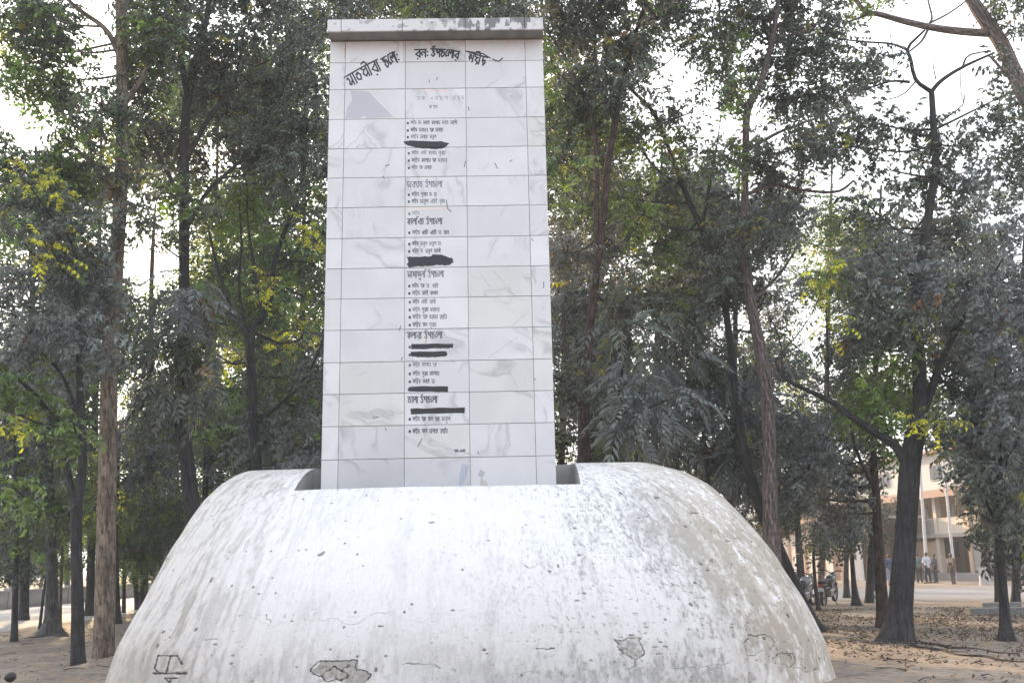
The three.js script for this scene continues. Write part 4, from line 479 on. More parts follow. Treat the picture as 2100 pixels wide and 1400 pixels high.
back('background tree behind the big forked trunk, its crown high above the building', 33, 1790, 14, 380, 1720, 1960, 480, 870, 24, 48, 75, [1, 4, 0, 2]);
back('background tree at the far right edge behind the small flared trunk', 30, 2090, 15, 400, 2000, 2180, 480, 1090, 24, 50, 80, [1, 0, 1, 0]);
back('background tree added as a sun blocker, with low branches just behind the marble slab, showing at both its edges', 27.5, 930, 14, 200, 600, 1260, 640, 1020, 40, 50, 80, [4, 1, 1, 0]);  // added to keep a patch of low sun off the foreground
// the far wood, one mass: stems and foliage
{
  const R = rng(901), leaves = [], stems = []; const wood = new THREE.Group(); wood.name = 'far_woodland'; scene.add(wood);
  for (let i = 0; i < 100; i++) {
    const px = i < 66 ? lerp(-300, 1420, R()) : lerp(1420, 2500, R()), D = px > 1420 ? lerp(120, 160, R()) : lerp(46, 95, R()), z = EYE.z - D, g = atZ(px, 1150, z), glow = px > 120 && px < 420, h = px > 1420 ? 5 + 5 * R() : (glow ? 5 + 1.5 * R() : px < 700 ? 5.5 + 2.5 * R() : 7 + 3 * R()), y0 = groundY(g.x, z); if (Math.abs(px - 270) < 60 && R() < 0.5) continue; if (px > 1150 && px < 1421 && D > 80) continue;
    stems.push(tube([{ p: V(g.x, y0 - 0.1, z), r: 0.16 }, { p: V(g.x + (R() - 0.5), y0 + h * 0.5, z), r: 0.12 }, { p: V(g.x + (R() - 0.5) * 1.5, y0 + h, z), r: 0.04 }], 6, 1.2, i, 0.05));
    for (let k = 0; k < 8; k++) { const c = V(g.x + (R() - 0.5) * 5, y0 + lerp(1.6, h, Math.pow(R(), 0.8)), z + (R() - 0.5) * 5); sprays(leaves, R, 0, c, 1.1 + R() * 0.9, 70, 1.7, [1, 4, 2, 1, 2, 3][R() * 6 | 0], 0.34); }
  }
  const s = mesh('stems', mergeGeometries(stems), BARK.grey, wood); s.userData.kind = 'stuff'; instanced(leaves, SPRAY[1], V(0, 0, 0), 'foliage', wood);
  tag(wood, 'far hazy wood closing the view behind the trees', 'woodland', null, 'stuff');
}

// ---------------------------------------------------------------- low wall beside the left road
{
  const R = rng(31), m = std({ map: dataTex(256, 128, (u, v) => { const k = 0.33 + 0.2 * (fbm(u * 10, v * 5, 3, 4) - 0.5) - 0.1 * (1 - smooth(v, 0, 0.3)); return [sr(k * 1.05), sr(k * 0.97), sr(k * 0.93)]; }, true) }), cop = std({ color: rgb(0.36, 0.33, 0.31) });
  const w = thing('boundary_wall', 'low weathered grey-pink wall running along the far side of the left road', 'wall', V(-22.8, 0, -8));
  for (let i = 0; i < 15; i++) { const z = -i * 6; mesh('wall_panel', box(0.16, 0.72, 5.68, 0, 0.36, z - 3 + (R() - 0.5) * 0.02), m, w); mesh('coping', new RoundedBoxGeometry(0.24, 0.07, 5.66, 2, 0.015).translate(0, 0.757, z - 3), cop, w); mesh('pier', new RoundedBoxGeometry(0.28, 0.92, 0.3, 2, 0.02).translate(0, 0.44, z), m, w); }
}
// ---------------------------------------------------------------- two-storey building with a veranda, its sunlit side towards the trees
const ochre = std({ map: dataTex(256, 256, (u, v) => { const k = 0.5 + 0.18 * (fbm(u * 7, v * 4, 3, 4) - 0.5); return [sr(k * 1.2), sr(k * 0.86), sr(k * 0.6)]; }, true) }), cream = std({ color: rgb(0.66, 0.58, 0.48) }), slabM = std({ color: rgb(0.42, 0.37, 0.33) }), greyWall = std({ color: rgb(0.34, 0.32, 0.30) }), rust = std({ color: rgb(0.4, 0.26, 0.19) }), dimGlass = new THREE.MeshPhysicalMaterial({ color: rgb(0.05, 0.06, 0.07), roughness: 0.12 });
{
  const b = thing('building', 'two-storey ochre building with verandas, balcony rails and pale columns behind the trees', 'building', V(29.4, -0.14, -47), Math.atan2(0.17, 0.985));
  // local frame: the front lies along -z, its face towards -x
  const L = 34, bay = 3.4, n = 10, R = rng(61);
  mesh('rear_wall', box(0.25, 5.6, L, 2.9, 2.8, -L / 2), ochre, b); mesh('end_wall', box(2.6, 5.6, 0.25, 1.4, 2.8, -0.13), greyWall, b); mesh('core', box(7, 5.5, L - 0.1, 6.6, 2.75, -L / 2), greyWall, b);
  mesh('floor_slab', box(3.1, 0.24, L + 0.5, 1.25, 2.8, -L / 2), slabM, b); mesh('plinth', box(3.2, 0.4, L + 0.5, 1.3, 0.2, -L / 2), greyWall, b);
  const roof = mesh('roof', box(10.9, 0.22, L + 1, 4.6, 5.62, -L / 2), slabM, b); mesh('fascia', box(0.08, 0.5, L + 1, -0.9, 5.5, -L / 2), rust, roof);
  for (let i = 0; i <= n; i++) {
    const z = -i * bay;
    for (const [y, h] of [[0.4, 2.28], [2.92, 2.58]]) mesh('column', box(0.36, h, 0.36, 0.05, y + h / 2, z - (i === 0 ? 0.2 : i === n ? -0.2 : 0)), i % 2 ? ochre : cream, b);
    if (i === n) continue;
    const par = mesh('balcony_wall', box(0.12, 0.95, bay - 0.4, 0.0, 3.4, z - bay / 2), i % 3 === 1 ? cream : greyWall, b); mesh('rail', box(0.16, 0.07, bay - 0.4, 0, 3.915, z - bay / 2), cream, par);
    for (const [y, f] of [[0.4, 0], [2.92, 1]]) {
      const d = mesh('door', box(0.08, 2.05, 0.95, 2.74, y + 1.03, z - 0.95), i % 3 ? rust : slabM, b); mesh('handle', box(0.05, 0.12, 0.04, 2.68, y + 1.0, z - 0.62), slabM, d);
      const w = mesh('window', box(0.1, 1.2, 1.15, 2.73, y + 1.5, z - 2.4), cream, b); mesh('pane', box(0.04, 1.02, 0.46, 2.68, y + 1.5, z - 2.13), dimGlass, w); mesh('pane', box(0.04, 1.02, 0.46, 2.68, y + 1.5, z - 2.67), dimGlass, w);
    }
  }
  mesh('shutter', box(0.06, 1.9, 2.9, -0.02, 1.5, -1.75), greyWall, b); mesh('shutter', box(0.06, 1.9, 2.9, -0.02, 1.5, -8.5), ochre, b);
  const up = mesh('upper_storey', box(6.4, 2.9, L - 3, 5.6, 7.18, -L / 2), std({ color: rgb(0.5, 0.49, 0.47) }), b); mesh('upper_roof', box(7.4, 0.2, L - 2, 5.5, 8.74, -L / 2), rust, up);
  for (let i = 0; i < 9; i++) { const w = mesh('window', box(0.1, 1.15, 1.3, 2.38, 7.3, -3.2 - i * 3.4), greyWall, b); mesh('pane', box(0.05, 0.95, 0.52, 2.32, 7.3, -2.9 - i * 3.4), dimGlass, w); mesh('pane', box(0.05, 0.95, 0.52, 2.32, 7.3, -3.5 - i * 3.4), dimGlass, w); }
}
{
  const m = std({ color: rgb(0.58, 0.57, 0.56), roughness: 0.6 });
  for (const [a, b, w, label] of [[[1886, 940], [1900, 1140], 0.17, 'pale leaning pole just right of the big forked trunk, behind the standing group'], [[1942, 1010], [1955, 1142], 0.16, 'pale leaning pole behind the walking child, right one of the two poles']]) {
    const z = -46, p = atZ(...b, z), q = atZ(...a, z), y0 = groundY(p.x, z), base = V(p.x + (p.x - q.x) * (p.y - y0) / (q.y - p.y), y0 - 0.1, z), top = q.clone().add(q.clone().sub(p).multiplyScalar(0.5));
    const t = thing('pole', label, 'pole', V(base.x, y0, z), 0, 'pale poles by the building'), g = new THREE.CatmullRomCurve3([base, p, q, top]);
    mesh('shaft', tube([{ p: base, r: w / 2 * 1.15 }, { p, r: w / 2 * 1.1 }, { p: q, r: w / 2 * 0.9 }, { p: top, r: w / 2 * 0.8 }], 12, 0.5, 3, 0).translate(-base.x, -y0, -z), m, t);
    const c = mesh('cross_bar', box(0.9, 0.07, 0.07, 0, 0, 0), slabM, t); c.position.set(top.x - base.x, top.y - y0 - 0.4, 0); mesh('collar', new THREE.CylinderGeometry(w / 2 * 1.35, w / 2 * 1.4, 0.3, 14).translate(0, 0.1, 0), slabM, t);
  }
}
// pale shed with orange posts further left behind the motorcycles
{
  const b = thing('shed', 'white-walled shed with orange posts seen behind the parked motorcycles', 'shed', V(21.5, -0.14, -62), -1.37);
  mesh('wall', box(16, 4.0, 0.2, 0, 2.0, 0), std({ color: rgb(0.78, 0.74, 0.68) }), b); mesh('side_wall', box(0.2, 4, 5, -8.12, 2, -2.4), cream, b);
  const rf = mesh('roof', box(17, 0.14, 6.6, 0, 4.12, -2.0), slabM, b); mesh('fascia', box(17, 0.2, 0.06, 0, 4.05, 1.34), rust, rf);
  for (let i = 0; i < 7; i++) mesh('post', new THREE.CylinderGeometry(0.13, 0.15, 4, 12).translate(-7.6 + i * 2.5, 2, 1.1), ochre, b);
  for (let i = 0; i < 3; i++) { const d = mesh('door', box(1, 2.1, 0.08, -5 + i * 5, 1.05, 0.13), rust, b); mesh('handle', box(0.05, 0.14, 0.05, -4.6 + i * 5, 1.05, 0.2), slabM, d); }
}
// ---------------------------------------------------------------- kerbs, knob, rail
{
  const m = std({ map: dataTex(128, 128, (u, v) => { const k = 0.2 + 0.2 * (fbm(u * 8, v * 8, 3, 4) - 0.5); return [sr(k), sr(k), sr(k * 0.9)]; }, true) });
  for (const [px, py, len, h, turn, label] of [[2068, 1259, 1.9, 0.17, -0.08, 'long low mossy concrete kerb behind the small trunk nearest the right edge'], [2052, 1244, 1.1, 0.12, -0.05, 'short concrete kerb piece lying just beyond the long mossy kerb']]) {
    const p = onGround(px, py), y = groundY(p.x, p.z); const k = thing('kerb', label, 'kerb', V(p.x, y, p.z), turn), n = Math.round(len / 0.5);
    for (let i = 0; i < n; i++) mesh('block', new RoundedBoxGeometry(len / n - 0.012, h + 0.06, 0.3, 2, 0.02).translate((i - (n - 1) / 2) * len / n, h / 2 - 0.02, 0), m, k);
  }
  const black = std({ color: rgb(0.012, 0.012, 0.014), roughness: 0.45 }), z = 4, p = atZ(20, 1388, z), y = groundY(p.x, z), t = thing('stake', 'small black ball on a thin stem at the lower left corner', 'stake', V(p.x, y, z)), h = p.y - y;
  mesh('stem', tube([{ p: V(0.06, -0.05, 0), r: 0.009 }, { p: V(0.04, h * 0.5, 0), r: 0.008 }, { p: V(0.0, h, 0), r: 0.006 }], 8, 0.05, 1, 0.05), std({ color: rgb(0.2, 0.21, 0.12) }), t);
  const ball = mesh('ball', new THREE.IcosahedronGeometry(0.047, 4), black, t); { const q = ball.geometry.attributes.position; for (let i = 0; i < q.count; i++) { const k = 1 + 0.12 * (fbm(q.getX(i) * 30 + 5, q.getY(i) * 30 + q.getZ(i) * 20, 3, 2) - 0.5); q.setXYZ(i, q.getX(i) * k * 1.08, q.getY(i) * k * 0.92, q.getZ(i) * k); } ball.geometry.computeVertexNormals(); } ball.position.set(0, h, 0);
  const q = onGround(1716, 1176, -0.1), red = std({ color: rgb(0.5, 0.035, 0.03), roughness: 0.5 }), r = thing('barrier', 'low red rail barrier far behind the parked motorcycles', 'barrier', V(q.x, groundY(q.x, q.z), q.z));
  for (const s of [-0.55, 0.55]) mesh('post', new THREE.CylinderGeometry(0.04, 0.05, 1.2, 10).translate(s, 0.55, 0), red, r); mesh('rail', box(1.3, 0.12, 0.05, 0, 0.5, 0.06), red, r); mesh('rail', box(1.3, 0.1, 0.05, 0, 1.0, 0.06), red, r);
}
// ---------------------------------------------------------------- motorcycles
function motorcycle(label, paint, p, turn) {
  const o = thing('motorcycle', label, 'motorcycle', p, turn), black = std({ color: rgb(0.015, 0.015, 0.017), roughness: 0.6 }), steel = std({ color: rgb(0.35, 0.35, 0.36), metalness: 0.8, roughness: 0.35 }), tank = new THREE.MeshPhysicalMaterial({ color: paint, roughness: 0.3, clearcoat: 0.7 });
  const rod = (pts, r, m, name, par = o) => mesh(name, new THREE.TubeGeometry(new THREE.CatmullRomCurve3(pts.map((q) => V(...q)), false, 'catmullrom', 0.2), 20, r, 8), m, par);
  for (const [x, nm] of [[-0.64, 0], [0.66, 1]]) {
    const w = new THREE.Group(); w.name = 'wheel'; w.position.set(x, 0.3, 0); o.add(w);
    mesh('tyre', new THREE.TorusGeometry(0.255, 0.048, 12, 36), black, w); mesh('rim', new THREE.TorusGeometry(0.205, 0.014, 8, 32), steel, w); mesh('hub', new THREE.CylinderGeometry(0.055, 0.055, 0.14, 16).rotateX(Math.PI / 2), steel, w);
    mesh('spokes', mergeGeometries(Array.from({ length: 14 }, (_, i) => new THREE.CylinderGeometry(0.004, 0.004, 0.2, 5).translate(0, 0.1, 0).rotateZ(i * Math.PI / 7))), steel, w);
    mesh('mudguard', new THREE.TorusGeometry(0.325, 0.04, 6, 24, nm ? 1.9 : 2.1).scale(1, 1, 1.5).rotateZ(nm ? 0.75 : 0.5).translate(x, 0.3, 0), nm ? tank : black, o);
  }
  rod([[0.66, 0.3, 0.08], [0.5, 0.72, 0.08], [0.42, 0.92, 0.07]], 0.022, steel, 'fork'); rod([[0.66, 0.3, -0.08], [0.5, 0.72, -0.08], [0.42, 0.92, -0.07]], 0.022, steel, 'fork');
  rod([[0.42, 0.82, 0], [0.1, 0.62, 0], [-0.2, 0.6, 0], [-0.75, 0.72, 0]], 0.028, black, 'frame'); rod([[0.42, 0.78, 0], [0.25, 0.35, 0], [-0.2, 0.28, 0], [-0.64, 0.3, 0.07]], 0.024, black, 'frame');
  const lathe = new THREE.SphereGeometry(0.5, 24, 16); { const q = lathe.attributes.position; for (let i = 0; i < q.count; i++) { const x = q.getX(i); q.setXYZ(i, x * 0.56 + 0.14, q.getY(i) * 0.27 + 0.79 + x * 0.07, q.getZ(i) * 0.30 * (0.8 + 0.4 * (x + 0.5))); } lathe.computeVertexNormals(); } mesh('fuel_tank', lathe, tank, o);
  const s = new RoundedBoxGeometry(0.72, 0.1, 0.25, 3, 0.045); { const q = s.attributes.position; for (let i = 0; i < q.count; i++) q.setY(i, q.getY(i) + 0.1 * q.getX(i) * q.getX(i)); s.computeVertexNormals(); } s.translate(-0.46, 0.78, 0); mesh('seat', s, black, o);
  const eng = mesh('engine', new RoundedBoxGeometry(0.34, 0.26, 0.24, 3, 0.06).translate(0.02, 0.38, 0), steel, o); for (let i = 0; i < 5; i++) mesh('fin', new RoundedBoxGeometry(0.2, 0.018, 0.22, 1, 0.006).translate(0.1, 0.54 + i * 0.03, 0), steel, eng);
  rod([[0.12, 0.5, -0.12], [0.22, 0.28, -0.14], [-0.2, 0.24, -0.15], [-0.8, 0.34, -0.16]], 0.035, steel, 'exhaust'); rod([[0.34, 1.02, 0.36], [0.38, 1.03, 0.2], [0.42, 0.94, 0], [0.38, 1.03, -0.2], [0.34, 1.02, -0.36]], 0.016, black, 'handlebar');
  mesh('headlight', new THREE.SphereGeometry(0.1, 18, 12).scale(0.8, 1, 1).translate(0.54, 0.86, 0), steel, o); mesh('tail_light', new RoundedBoxGeometry(0.06, 0.08, 0.14, 2, 0.02).translate(-0.86, 0.72, 0), std({ color: rgb(0.35, 0.02, 0.02), roughness: 0.3 }), o);
  for (const z of [-0.3, 0.3]) { const mr = mesh('mirror', new THREE.SphereGeometry(0.06, 14, 10).scale(0.35, 0.8, 1.15).translate(0.36, 1.22, z * 1.15), black, o); mesh('mirror_stem', new THREE.CylinderGeometry(0.008, 0.008, 0.2, 8).rotateX(z > 0 ? 0.2 : -0.2).translate(0.36, 1.12, z * 1.08), black, mr); }
  rod([[0, 0.25, 0.1], [-0.05, 0.1, 0.22], [-0.08, 0.0, 0.28]], 0.014, black, 'kickstand'); mesh('number_plate', box(0.015, 0.12, 0.18, -0.9, 0.58, 0), std({ color: rgb(0.6, 0.6, 0.58) }), o);
  return o;
}
{ const at = (px, py) => { const p = onGround(px, py, -0.02); p.y = groundY(p.x, p.z); return p; };
  const m = motorcycle('dark parked motorcycle in full view behind the thin sapling', rgb(0.02, 0.02, 0.028), at(1702, 1240), 1.0); m.rotation.x = 0.12;
  const k = motorcycle('grey parked motorcycle half hidden behind the pale grey trunk and the plinth', rgb(0.2, 0.22, 0.23), at(1652, 1248), 0.9); k.rotation.x = 0.1;
  motorcycle('dark parked motorcycle furthest back, at the right edge of the plinth behind the pinkish trunk', rgb(0.03, 0.03, 0.05), at(1628, 1212), 0.6); }
// ---------------------------------------------------------------- parked car at the right edge
{
  const paint = new THREE.MeshPhysicalMaterial({ color: rgb(0.012, 0.013, 0.02), roughness: 0.3, clearcoat: 1 }), black = std({ color: rgb(0.012, 0.012, 0.012) }), steel = std({ color: rgb(0.4, 0.4, 0.42), metalness: 0.7, roughness: 0.35 });
  const p = onGround(2120, 1188, -0.12); p.y = groundY(p.x, p.z); const o = thing('parked_car', 'dark car half out of frame at the right edge, beyond the road', 'car', p, 0.1);
  const s = new THREE.Shape(); s.moveTo(-2.1, 0.3); s.lineTo(-2.12, 0.75); s.quadraticCurveTo(-2.05, 0.92, -1.6, 0.95); s.lineTo(-1.15, 0.98); s.quadraticCurveTo(-0.7, 1.42, -0.2, 1.46); s.lineTo(0.75, 1.44); s.quadraticCurveTo(1.3, 1.3, 1.6, 1.02); s.lineTo(2.05, 0.95); s.lineTo(2.14, 0.55); s.lineTo(2.08, 0.3);
  s.lineTo(1.7, 0.3); s.absarc(1.32, 0.32, 0.37, 0, Math.PI, false); s.lineTo(-0.95, 0.3); s.absarc(-1.32, 0.32, 0.37, 0, Math.PI, false); s.lineTo(-2.1, 0.3);
  const g = new THREE.ExtrudeGeometry(s, { depth: 1.5, bevelEnabled: true, bevelSize: 0.06, bevelThickness: 0.09, bevelSegments: 4, curveSegments: 16 }).translate(0, 0, -0.75); { const q = g.attributes.position; for (let i = 0; i < q.count; i++) { const y = q.getY(i); if (y > 0.9) q.setZ(i, q.getZ(i) * (1 - 0.22 * (y - 0.9) / 0.56)); } g.computeVertexNormals(); } mesh('body', g, paint, o);
  for (const sd of [-1, 1]) { for (const pts of [[[-1.0, 1.0], [-0.62, 1.34], [0.08, 1.37], [0.08, 1.0]], [[0.16, 1.0], [0.16, 1.37], [0.72, 1.36], [1.2, 1.04]]]) { const w = new THREE.Shape(pts.map((q) => new THREE.Vector2(...q))), wg = new THREE.ExtrudeGeometry(w, { depth: 0.02, bevelEnabled: false }), q = wg.attributes.position; for (let i = 0; i < q.count; i++) q.setZ(i, sd * (0.85 - 0.19 * (q.getY(i) - 0.9) / 0.56 - 0.012 + q.getZ(i))); wg.computeVertexNormals(); mesh('window', wg, dimGlass, o); }
    mesh('headlight', new THREE.SphereGeometry(0.14, 14, 10).scale(0.5, 0.7, 1).translate(-2.1, 0.72, sd * 0.58), steel, o); mesh('door_handle', new RoundedBoxGeometry(0.2, 0.03, 0.03, 2, 0.01).translate(-0.1, 0.88, sd * 0.865), steel, o);
    for (const x of [-1.32, 1.32]) { const w = new THREE.Group(); w.name = 'wheel'; w.position.set(x, 0.32, sd * 0.76); o.add(w); mesh('tyre', new THREE.TorusGeometry(0.235, 0.085, 12, 28), black, w); mesh('rim', new THREE.CylinderGeometry(0.18, 0.18, 0.1, 20).rotateX(Math.PI / 2), steel, w); } }
}
// ---------------------------------------------------------------- people
const skinM = std({ color: rgb(0.19, 0.1, 0.065), roughness: 0.6 }), hairM = std({ color: rgb(0.012, 0.01, 0.009), roughness: 0.5 }), shoeM = std({ color: rgb(0.03, 0.025, 0.022) });
const cube = new MarchingCubes(76, new THREE.MeshBasicMaterial(), false, false, 90000); cube.isolation = 0;
function surface(sdf, HX, HY, HZ, cy) {
  const n = 76, h = n / 2; for (let k = 0; k < n; k++) for (let j = 0; j < n; j++) for (let i = 0; i < n; i++) cube.field[(k * n + j) * n + i] = i < 2 || j < 2 || k < 2 || i > n - 3 || j > n - 3 || k > n - 3 ? -1 : -sdf((i - h) / h * HX, (j - h) / h * HY + cy, (k - h) / h * HZ);
  cube.update(); const c = cube.count, g = new THREE.BufferGeometry(), P = cube.positionArray.slice(0, c * 3); for (let i = 0; i < c; i++) { P[i * 3] *= HX; P[i * 3 + 1] = P[i * 3 + 1] * HY + cy; P[i * 3 + 2] *= HZ; }
  g.setAttribute('position', new THREE.BufferAttribute(P, 3)); g.computeVertexNormals();
  const N = g.attributes.normal, q = cube.normalArray; for (let i = 0; i < c; i++) { const v = V(q[i * 3] / HX, q[i * 3 + 1] / HY, q[i * 3 + 2] / HZ).normalize(), f = V(N.getX(i), N.getY(i), N.getZ(i)); if (v.dot(f) < 0) v.negate(); if (v.lengthSq() > 0.5) N.setXYZ(i, v.x, v.y, v.z); }
  return g;
}
const capsule = (x, y, z, [a, b, ra, rb]) => { const dx = b[0] - a[0], dy = b[1] - a[1], dz = b[2] - a[2], t = clamp(((x - a[0]) * dx + (y - a[1]) * dy + (z - a[2]) * dz) / (dx * dx + dy * dy + dz * dz + 1e-9), 0, 1); return Math.hypot(x - a[0] - dx * t, y - a[1] - dy * t, z - a[2] - dz * t) - lerp(ra, rb, t); };
const join = (bones, x, y, z, k = 0.03) => { let d = 1e3; for (const b of bones) { const e = capsule(x, y, z, b), h = clamp(0.5 + 0.5 * (e - d) / k, 0, 1); d = lerp(e, d, h) - k * h * (1 - h); } return d; };
// pose: legs and arms as joints for a figure 1.7 m tall facing +z
function person(label, p, turn, scale, q) {
  const o = thing('person', label, 'person', p, turn); o.scale.setScalar(scale);
  const hip = 0.9, L = (s) => { const st = s > 0 ? q.step[0] : q.step[1]; return { h: [s * 0.09, hip, 0], k: [s * 0.1, 0.5, st * 0.55 + 0.02], a: [s * 0.105, 0.09 + Math.max(0, -st) * 0.12, st] }; };
  const body = [[[0, 0.95, 0], [0, 1.18, 0.005], 0.135, 0.12], [[-0.07, 1.3, 0], [0.07, 1.3, 0], 0.13, 0.13], [[-0.15, 1.4, -0.01], [0.15, 1.4, -0.01], 0.065, 0.065], [[0, 1.4, -0.005], [0, 1.52, 0.012], 0.058, 0.052]];
  const legs = [], arms = [], hands = [];
  for (const s of [-1, 1]) { const l = L(s); legs.push([l.h, l.k, 0.088, 0.058], [l.k, l.a, 0.056, 0.036]); body.push([l.a, [l.a[0] + s * 0.015, l.a[1] - 0.05, l.a[2] + 0.16], 0.04, 0.032]);
    const sh = [s * 0.185, 1.4, -0.01], ar = q.arms[s > 0 ? 0 : 1], el = [s * ar[0], ar[1], ar[2]], wr = [s * ar[3], ar[4], ar[5]]; arms.push([sh, el, 0.052, 0.04], [el, wr, 0.04, 0.027]);
    const d = V(wr[0] - el[0], wr[1] - el[1], wr[2] - el[2]).normalize(), sd = V(0, 0, 1).addScaledVector(d, -d.z).normalize(), P = V(...wr), parts = [];
    const tub = (a, b, c, r) => new THREE.TubeGeometry(new THREE.CatmullRomCurve3([a, b, c]), 5, r, 6).toNonIndexed();
    parts.push(new THREE.SphereGeometry(1, 12, 8).scale(0.022, 0.05, 0.042).applyQuaternion(new THREE.Quaternion().setFromUnitVectors(V(0, 1, 0), d)).translate(P.x + d.x * 0.05, P.y + d.y * 0.05, P.z + d.z * 0.05).toNonIndexed());
    for (let f = 0; f < 4; f++) { const off = sd.clone().multiplyScalar(0.028 - f * 0.018), len = [0.068, 0.078, 0.072, 0.055][f], a = P.clone().addScaledVector(d, 0.085).add(off), b = a.clone().addScaledVector(d, len * 0.5).add(V(-s * 0.006, 0, 0)), c = a.clone().addScaledVector(d, len * 0.9).add(V(-s * 0.028, 0, 0)); parts.push(tub(a, b, c, 0.0085)); }
    const ta = P.clone().addScaledVector(d, 0.03).addScaledVector(sd, 0.036); parts.push(tub(ta, ta.clone().addScaledVector(sd, 0.02).addScaledVector(d, 0.025), ta.clone().addScaledVector(sd, 0.018).addScaledVector(d, 0.055), 0.0095));
    for (const g of parts) { g.deleteAttribute('uv'); hands.push(g); } }
  const all = [...body, ...legs, ...arms];
  const head = (x, y, z) => { const cy = 1.625, e = (cx, c2, cz, rx, ry, rz) => { const k = Math.hypot((x - cx) / rx, (y - c2) / ry, (z - cz) / rz); return (k - 1) * Math.min(rx, ry, rz); }; let d = Math.min(e(0, cy + 0.015, 0, 0.076, 0.098, 0.093), e(0, cy - 0.04, 0.03, 0.058, 0.068, 0.062)); d = Math.min(d, e(0, cy - 0.012, 0.1, 0.013, 0.024, 0.018), e(-0.078, cy - 0.01, 0, 0.012, 0.03, 0.02), e(0.078, cy - 0.01, 0, 0.012, 0.03, 0.02)); return Math.max(d, -e(-0.032, cy + 0.008, 0.096, 0.014, 0.008, 0.012), -e(0.032, cy + 0.008, 0.096, 0.014, 0.008, 0.012)); };
  const bg = surface((x, y, z) => Math.min(join(all, x, y, z), 9), 0.48, 0.92, 0.48, 0.84), hg = surface(head, 0.13, 0.16, 0.15, 1.62);
  mesh('body', mergeGeometries([bg, hg, ...hands]), skinM, o);
  const sleeve = q.sleeve ?? 1.15, upper = [...body.slice(0, 3), ...arms];
  mesh('shirt', surface((x, y, z) => Math.max(join(upper, x, y, z, 0.025) - 0.02 - 0.006 * Math.sin(y * 40 + x * 30), (q.hem ?? 0.86) - y, Math.abs(x) > 0.2 ? sleeve - y : -1), 0.48, 0.5, 0.4, 1.2), q.shirt, o);
  mesh('trousers', surface((x, y, z) => Math.max(join([[[-0.05, 0.93, 0], [0.05, 0.93, 0], 0.125, 0.125], ...legs.map((b) => [b[0], b[1], b[2] + 0.012, b[3] + 0.026])], x, y, z, 0.03), y - 0.98, 0.1 - y), 0.4, 0.56, 0.48, 0.54), q.trousers, o);
  mesh('hair', surface((x, y, z) => { const k = (Math.hypot(x / 0.084, (y - 1.65) / 0.096, (z + 0.01) / 0.1) - 1) * 0.084; return Math.max(k, z > 0.02 ? 1.665 + z * 0.25 - y : 1.585 - y); }, 0.12, 0.14, 0.14, 1.66), hairM, o);
  for (const s of [-1, 1]) { const a = L(s).a; mesh('shoe', new RoundedBoxGeometry(0.09, 0.075, 0.26, 3, 0.035).translate(a[0] + s * 0.006, a[1] - 0.052, a[2] + 0.07), shoeM, o); }
  return o;
}
{
  const down = [0.215, 1.13, -0.02, 0.22, 0.9, 0.06], hipsArm = [0.34, 1.16, -0.04, 0.19, 1.02, 0.06], fold = [0.22, 1.14, 0.02, 0.02, 1.16, 0.2], swing = [0.21, 1.14, 0.1, 0.2, 0.94, 0.24], back = [0.21, 1.14, -0.12, 0.2, 0.92, -0.18];
  const cl = (r, g, b) => std({ color: rgb(r, g, b), roughness: 0.9 }), navy = cl(0.02, 0.025, 0.045), charcoal = cl(0.03, 0.03, 0.033);
  const put = (px, py) => { const p = onGround(px, py, -0.12); p.y = groundY(p.x, p.z) + 0.012; return p; };
  person('person in a grey-green shirt standing with back turned, nearest the big trunk', put(1888, 1195), Math.PI - 0.3, 0.97, { step: [0.02, -0.02], arms: [down, fold], shirt: cl(0.12, 0.16, 0.16), trousers: charcoal });
  person('person in a white shirt with hand on hip, in the middle of the standing group', put(1906, 1196), Math.PI + 0.4, 0.98, { step: [0.05, -0.04], arms: [hipsArm, down], shirt: cl(0.55, 0.57, 0.66), trousers: navy });
  person('person in dark clothes standing at the right end of the group', put(1922, 1195), -2.2, 0.93, { step: [0.03, -0.02], arms: [down, fold], shirt: cl(0.05, 0.06, 0.09), trousers: navy });
  const kid = person('child in a brown top with a bag on the back, walking right of the group', put(1957, 1198), 2.5, 0.93, { step: [0.22, -0.24], arms: [swing, back], shirt: cl(0.17, 0.1, 0.06), trousers: cl(0.08, 0.07, 0.07) });
  { const bag = tag(mesh('backpack', new RoundedBoxGeometry(0.3, 0.38, 0.16, 4, 0.06), cl(0.34, 0.27, 0.2)), 'tan backpack worn by the walking child', 'backpack'); bag.position.copy(kid.position).add(V(Math.sin(2.5) * -0.23, 1.13, Math.cos(2.5) * -0.23)); bag.rotation.y = 2.5; mesh('pocket', new RoundedBoxGeometry(0.22, 0.16, 0.06, 3, 0.025).translate(0, -0.08, -0.1), charcoal, bag); }
  person('person in a blue-grey shirt walking beside the slim grey trunk', put(1796, 1212), 2.2, 1.0, { step: [0.2, -0.2], arms: [swing, back], shirt: cl(0.1, 0.14, 0.2), trousers: charcoal });
  person('person in dark blue half hidden between the brown and the big trunk', put(1829, 1200), 2.9, 0.95, { step: [0.02, -0.02], arms: [down, down], shirt: cl(0.05, 0.07, 0.14), trousers: cl(0.25, 0.28, 0.35) });
  person('person in a red top standing far back by the red rail', put(1727, 1174), 0.4, 0.95, { step: [0.02, -0.03], arms: [fold, down], shirt: cl(0.45, 0.03, 0.035), trousers: charcoal });
}
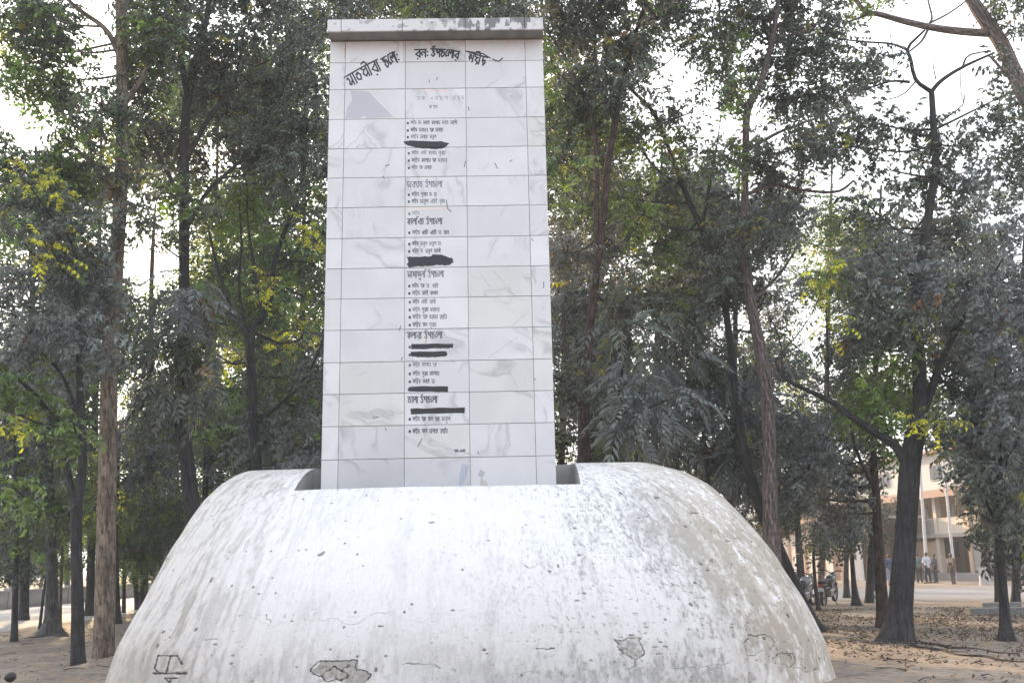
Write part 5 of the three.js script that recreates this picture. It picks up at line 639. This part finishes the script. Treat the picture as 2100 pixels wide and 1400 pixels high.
// ---------------------------------------------------------------- dry leaves and twigs on the ground
{
  const R = rng(411), leaf = new THREE.PlaneGeometry(0.12, 0.06, 3, 2); { const q = leaf.attributes.position; for (let i = 0; i < q.count; i++) { const x = q.getX(i) / 0.06, y = q.getY(i) / 0.03; q.setXYZ(i, q.getX(i), q.getY(i) * (1 - 0.85 * x * x), 0.03 * x * x * (x > 0 ? 1 : 0.3) + 0.014 * y * y); } leaf.rotateX(-Math.PI / 2); leaf.computeVertexNormals(); }
  const N = 9500, im = new THREE.InstancedMesh(leaf, std({ roughness: 0.8, side: THREE.DoubleSide }), N); im.name = 'fallen_leaves'; let i = 0; const cols = [[0.11, 0.06, 0.035], [0.2, 0.13, 0.07], [0.22, 0.155, 0.085], [0.06, 0.04, 0.03], [0.22, 0.17, 0.08], [0.12, 0.09, 0.07], [0.15, 0.1, 0.06]];
  while (i < N) {
    const near = R() < 0.6, x = near ? lerp(2.5, 13, R()) : lerp(-14, 14, R()), z = lerp(4, -16, Math.pow(R(), near ? 0.8 : 0.7)); if (x > -5.6 && x < 4.2 && z < 2.4 && z > -4.6) continue; if (fbm(x * 0.9, z * 0.5, 71, 3) < (x < 0 ? 0.44 : 0.26) + 0.36 * R()) continue;
    const s = (0.28 + R() * 0.45) * (x < 0 ? 0.8 : 1), q = new THREE.Quaternion().setFromEuler(new THREE.Euler((R() - 0.5) * 0.9, R() * 6.3, (R() - 0.5) * 0.9)); im.setMatrixAt(i, new THREE.Matrix4().compose(V(x, groundY(x, z) + 0.012, z), q, V(s, s, s))); const c = cols[R() * cols.length | 0], b = 0.7 + 0.6 * R(); im.setColorAt(i++, rgb(c[0] * b, c[1] * b, c[2] * b));
  }
  im.castShadow = im.receiveShadow = true; scene.add(im); tag(im, 'dry brown leaves littered over the bare earth', 'leaves', null, 'stuff');
  const tw = []; for (let k = 0; k < 260; k++) { const x = k % 3 ? lerp(3, 13, R()) : lerp(-13, -5.5, R()), z = lerp(3, -14, R()); if (x > -5.8 && x < 4.3 && z < 2.4) { continue; } const l = 0.1 + R() * 0.35, a = R() * 6.3, y = (dx, dz) => groundY(x + dx, z + dz) + 0.012; const e = [Math.cos(a) * l, Math.sin(a) * l]; tw.push(tube([{ p: V(x, y(0, 0), z), r: 0.006 + R() * 0.006 }, { p: V(x + e[0] * 0.5 + (R() - 0.5) * 0.05, y(e[0] / 2, e[1] / 2) + 0.02, z + e[1] * 0.5), r: 0.006 }, { p: V(x + e[0], y(e[0], e[1]), z + e[1]), r: 0.003 }], 5, 0.1, k, 0.1)); }
  tag(mesh('fallen_twigs', mergeGeometries(tw), BARK.brown), 'small dry twigs and sticks lying on the bare earth', 'twigs', null, 'stuff');
}

renderer.render(scene, camera);
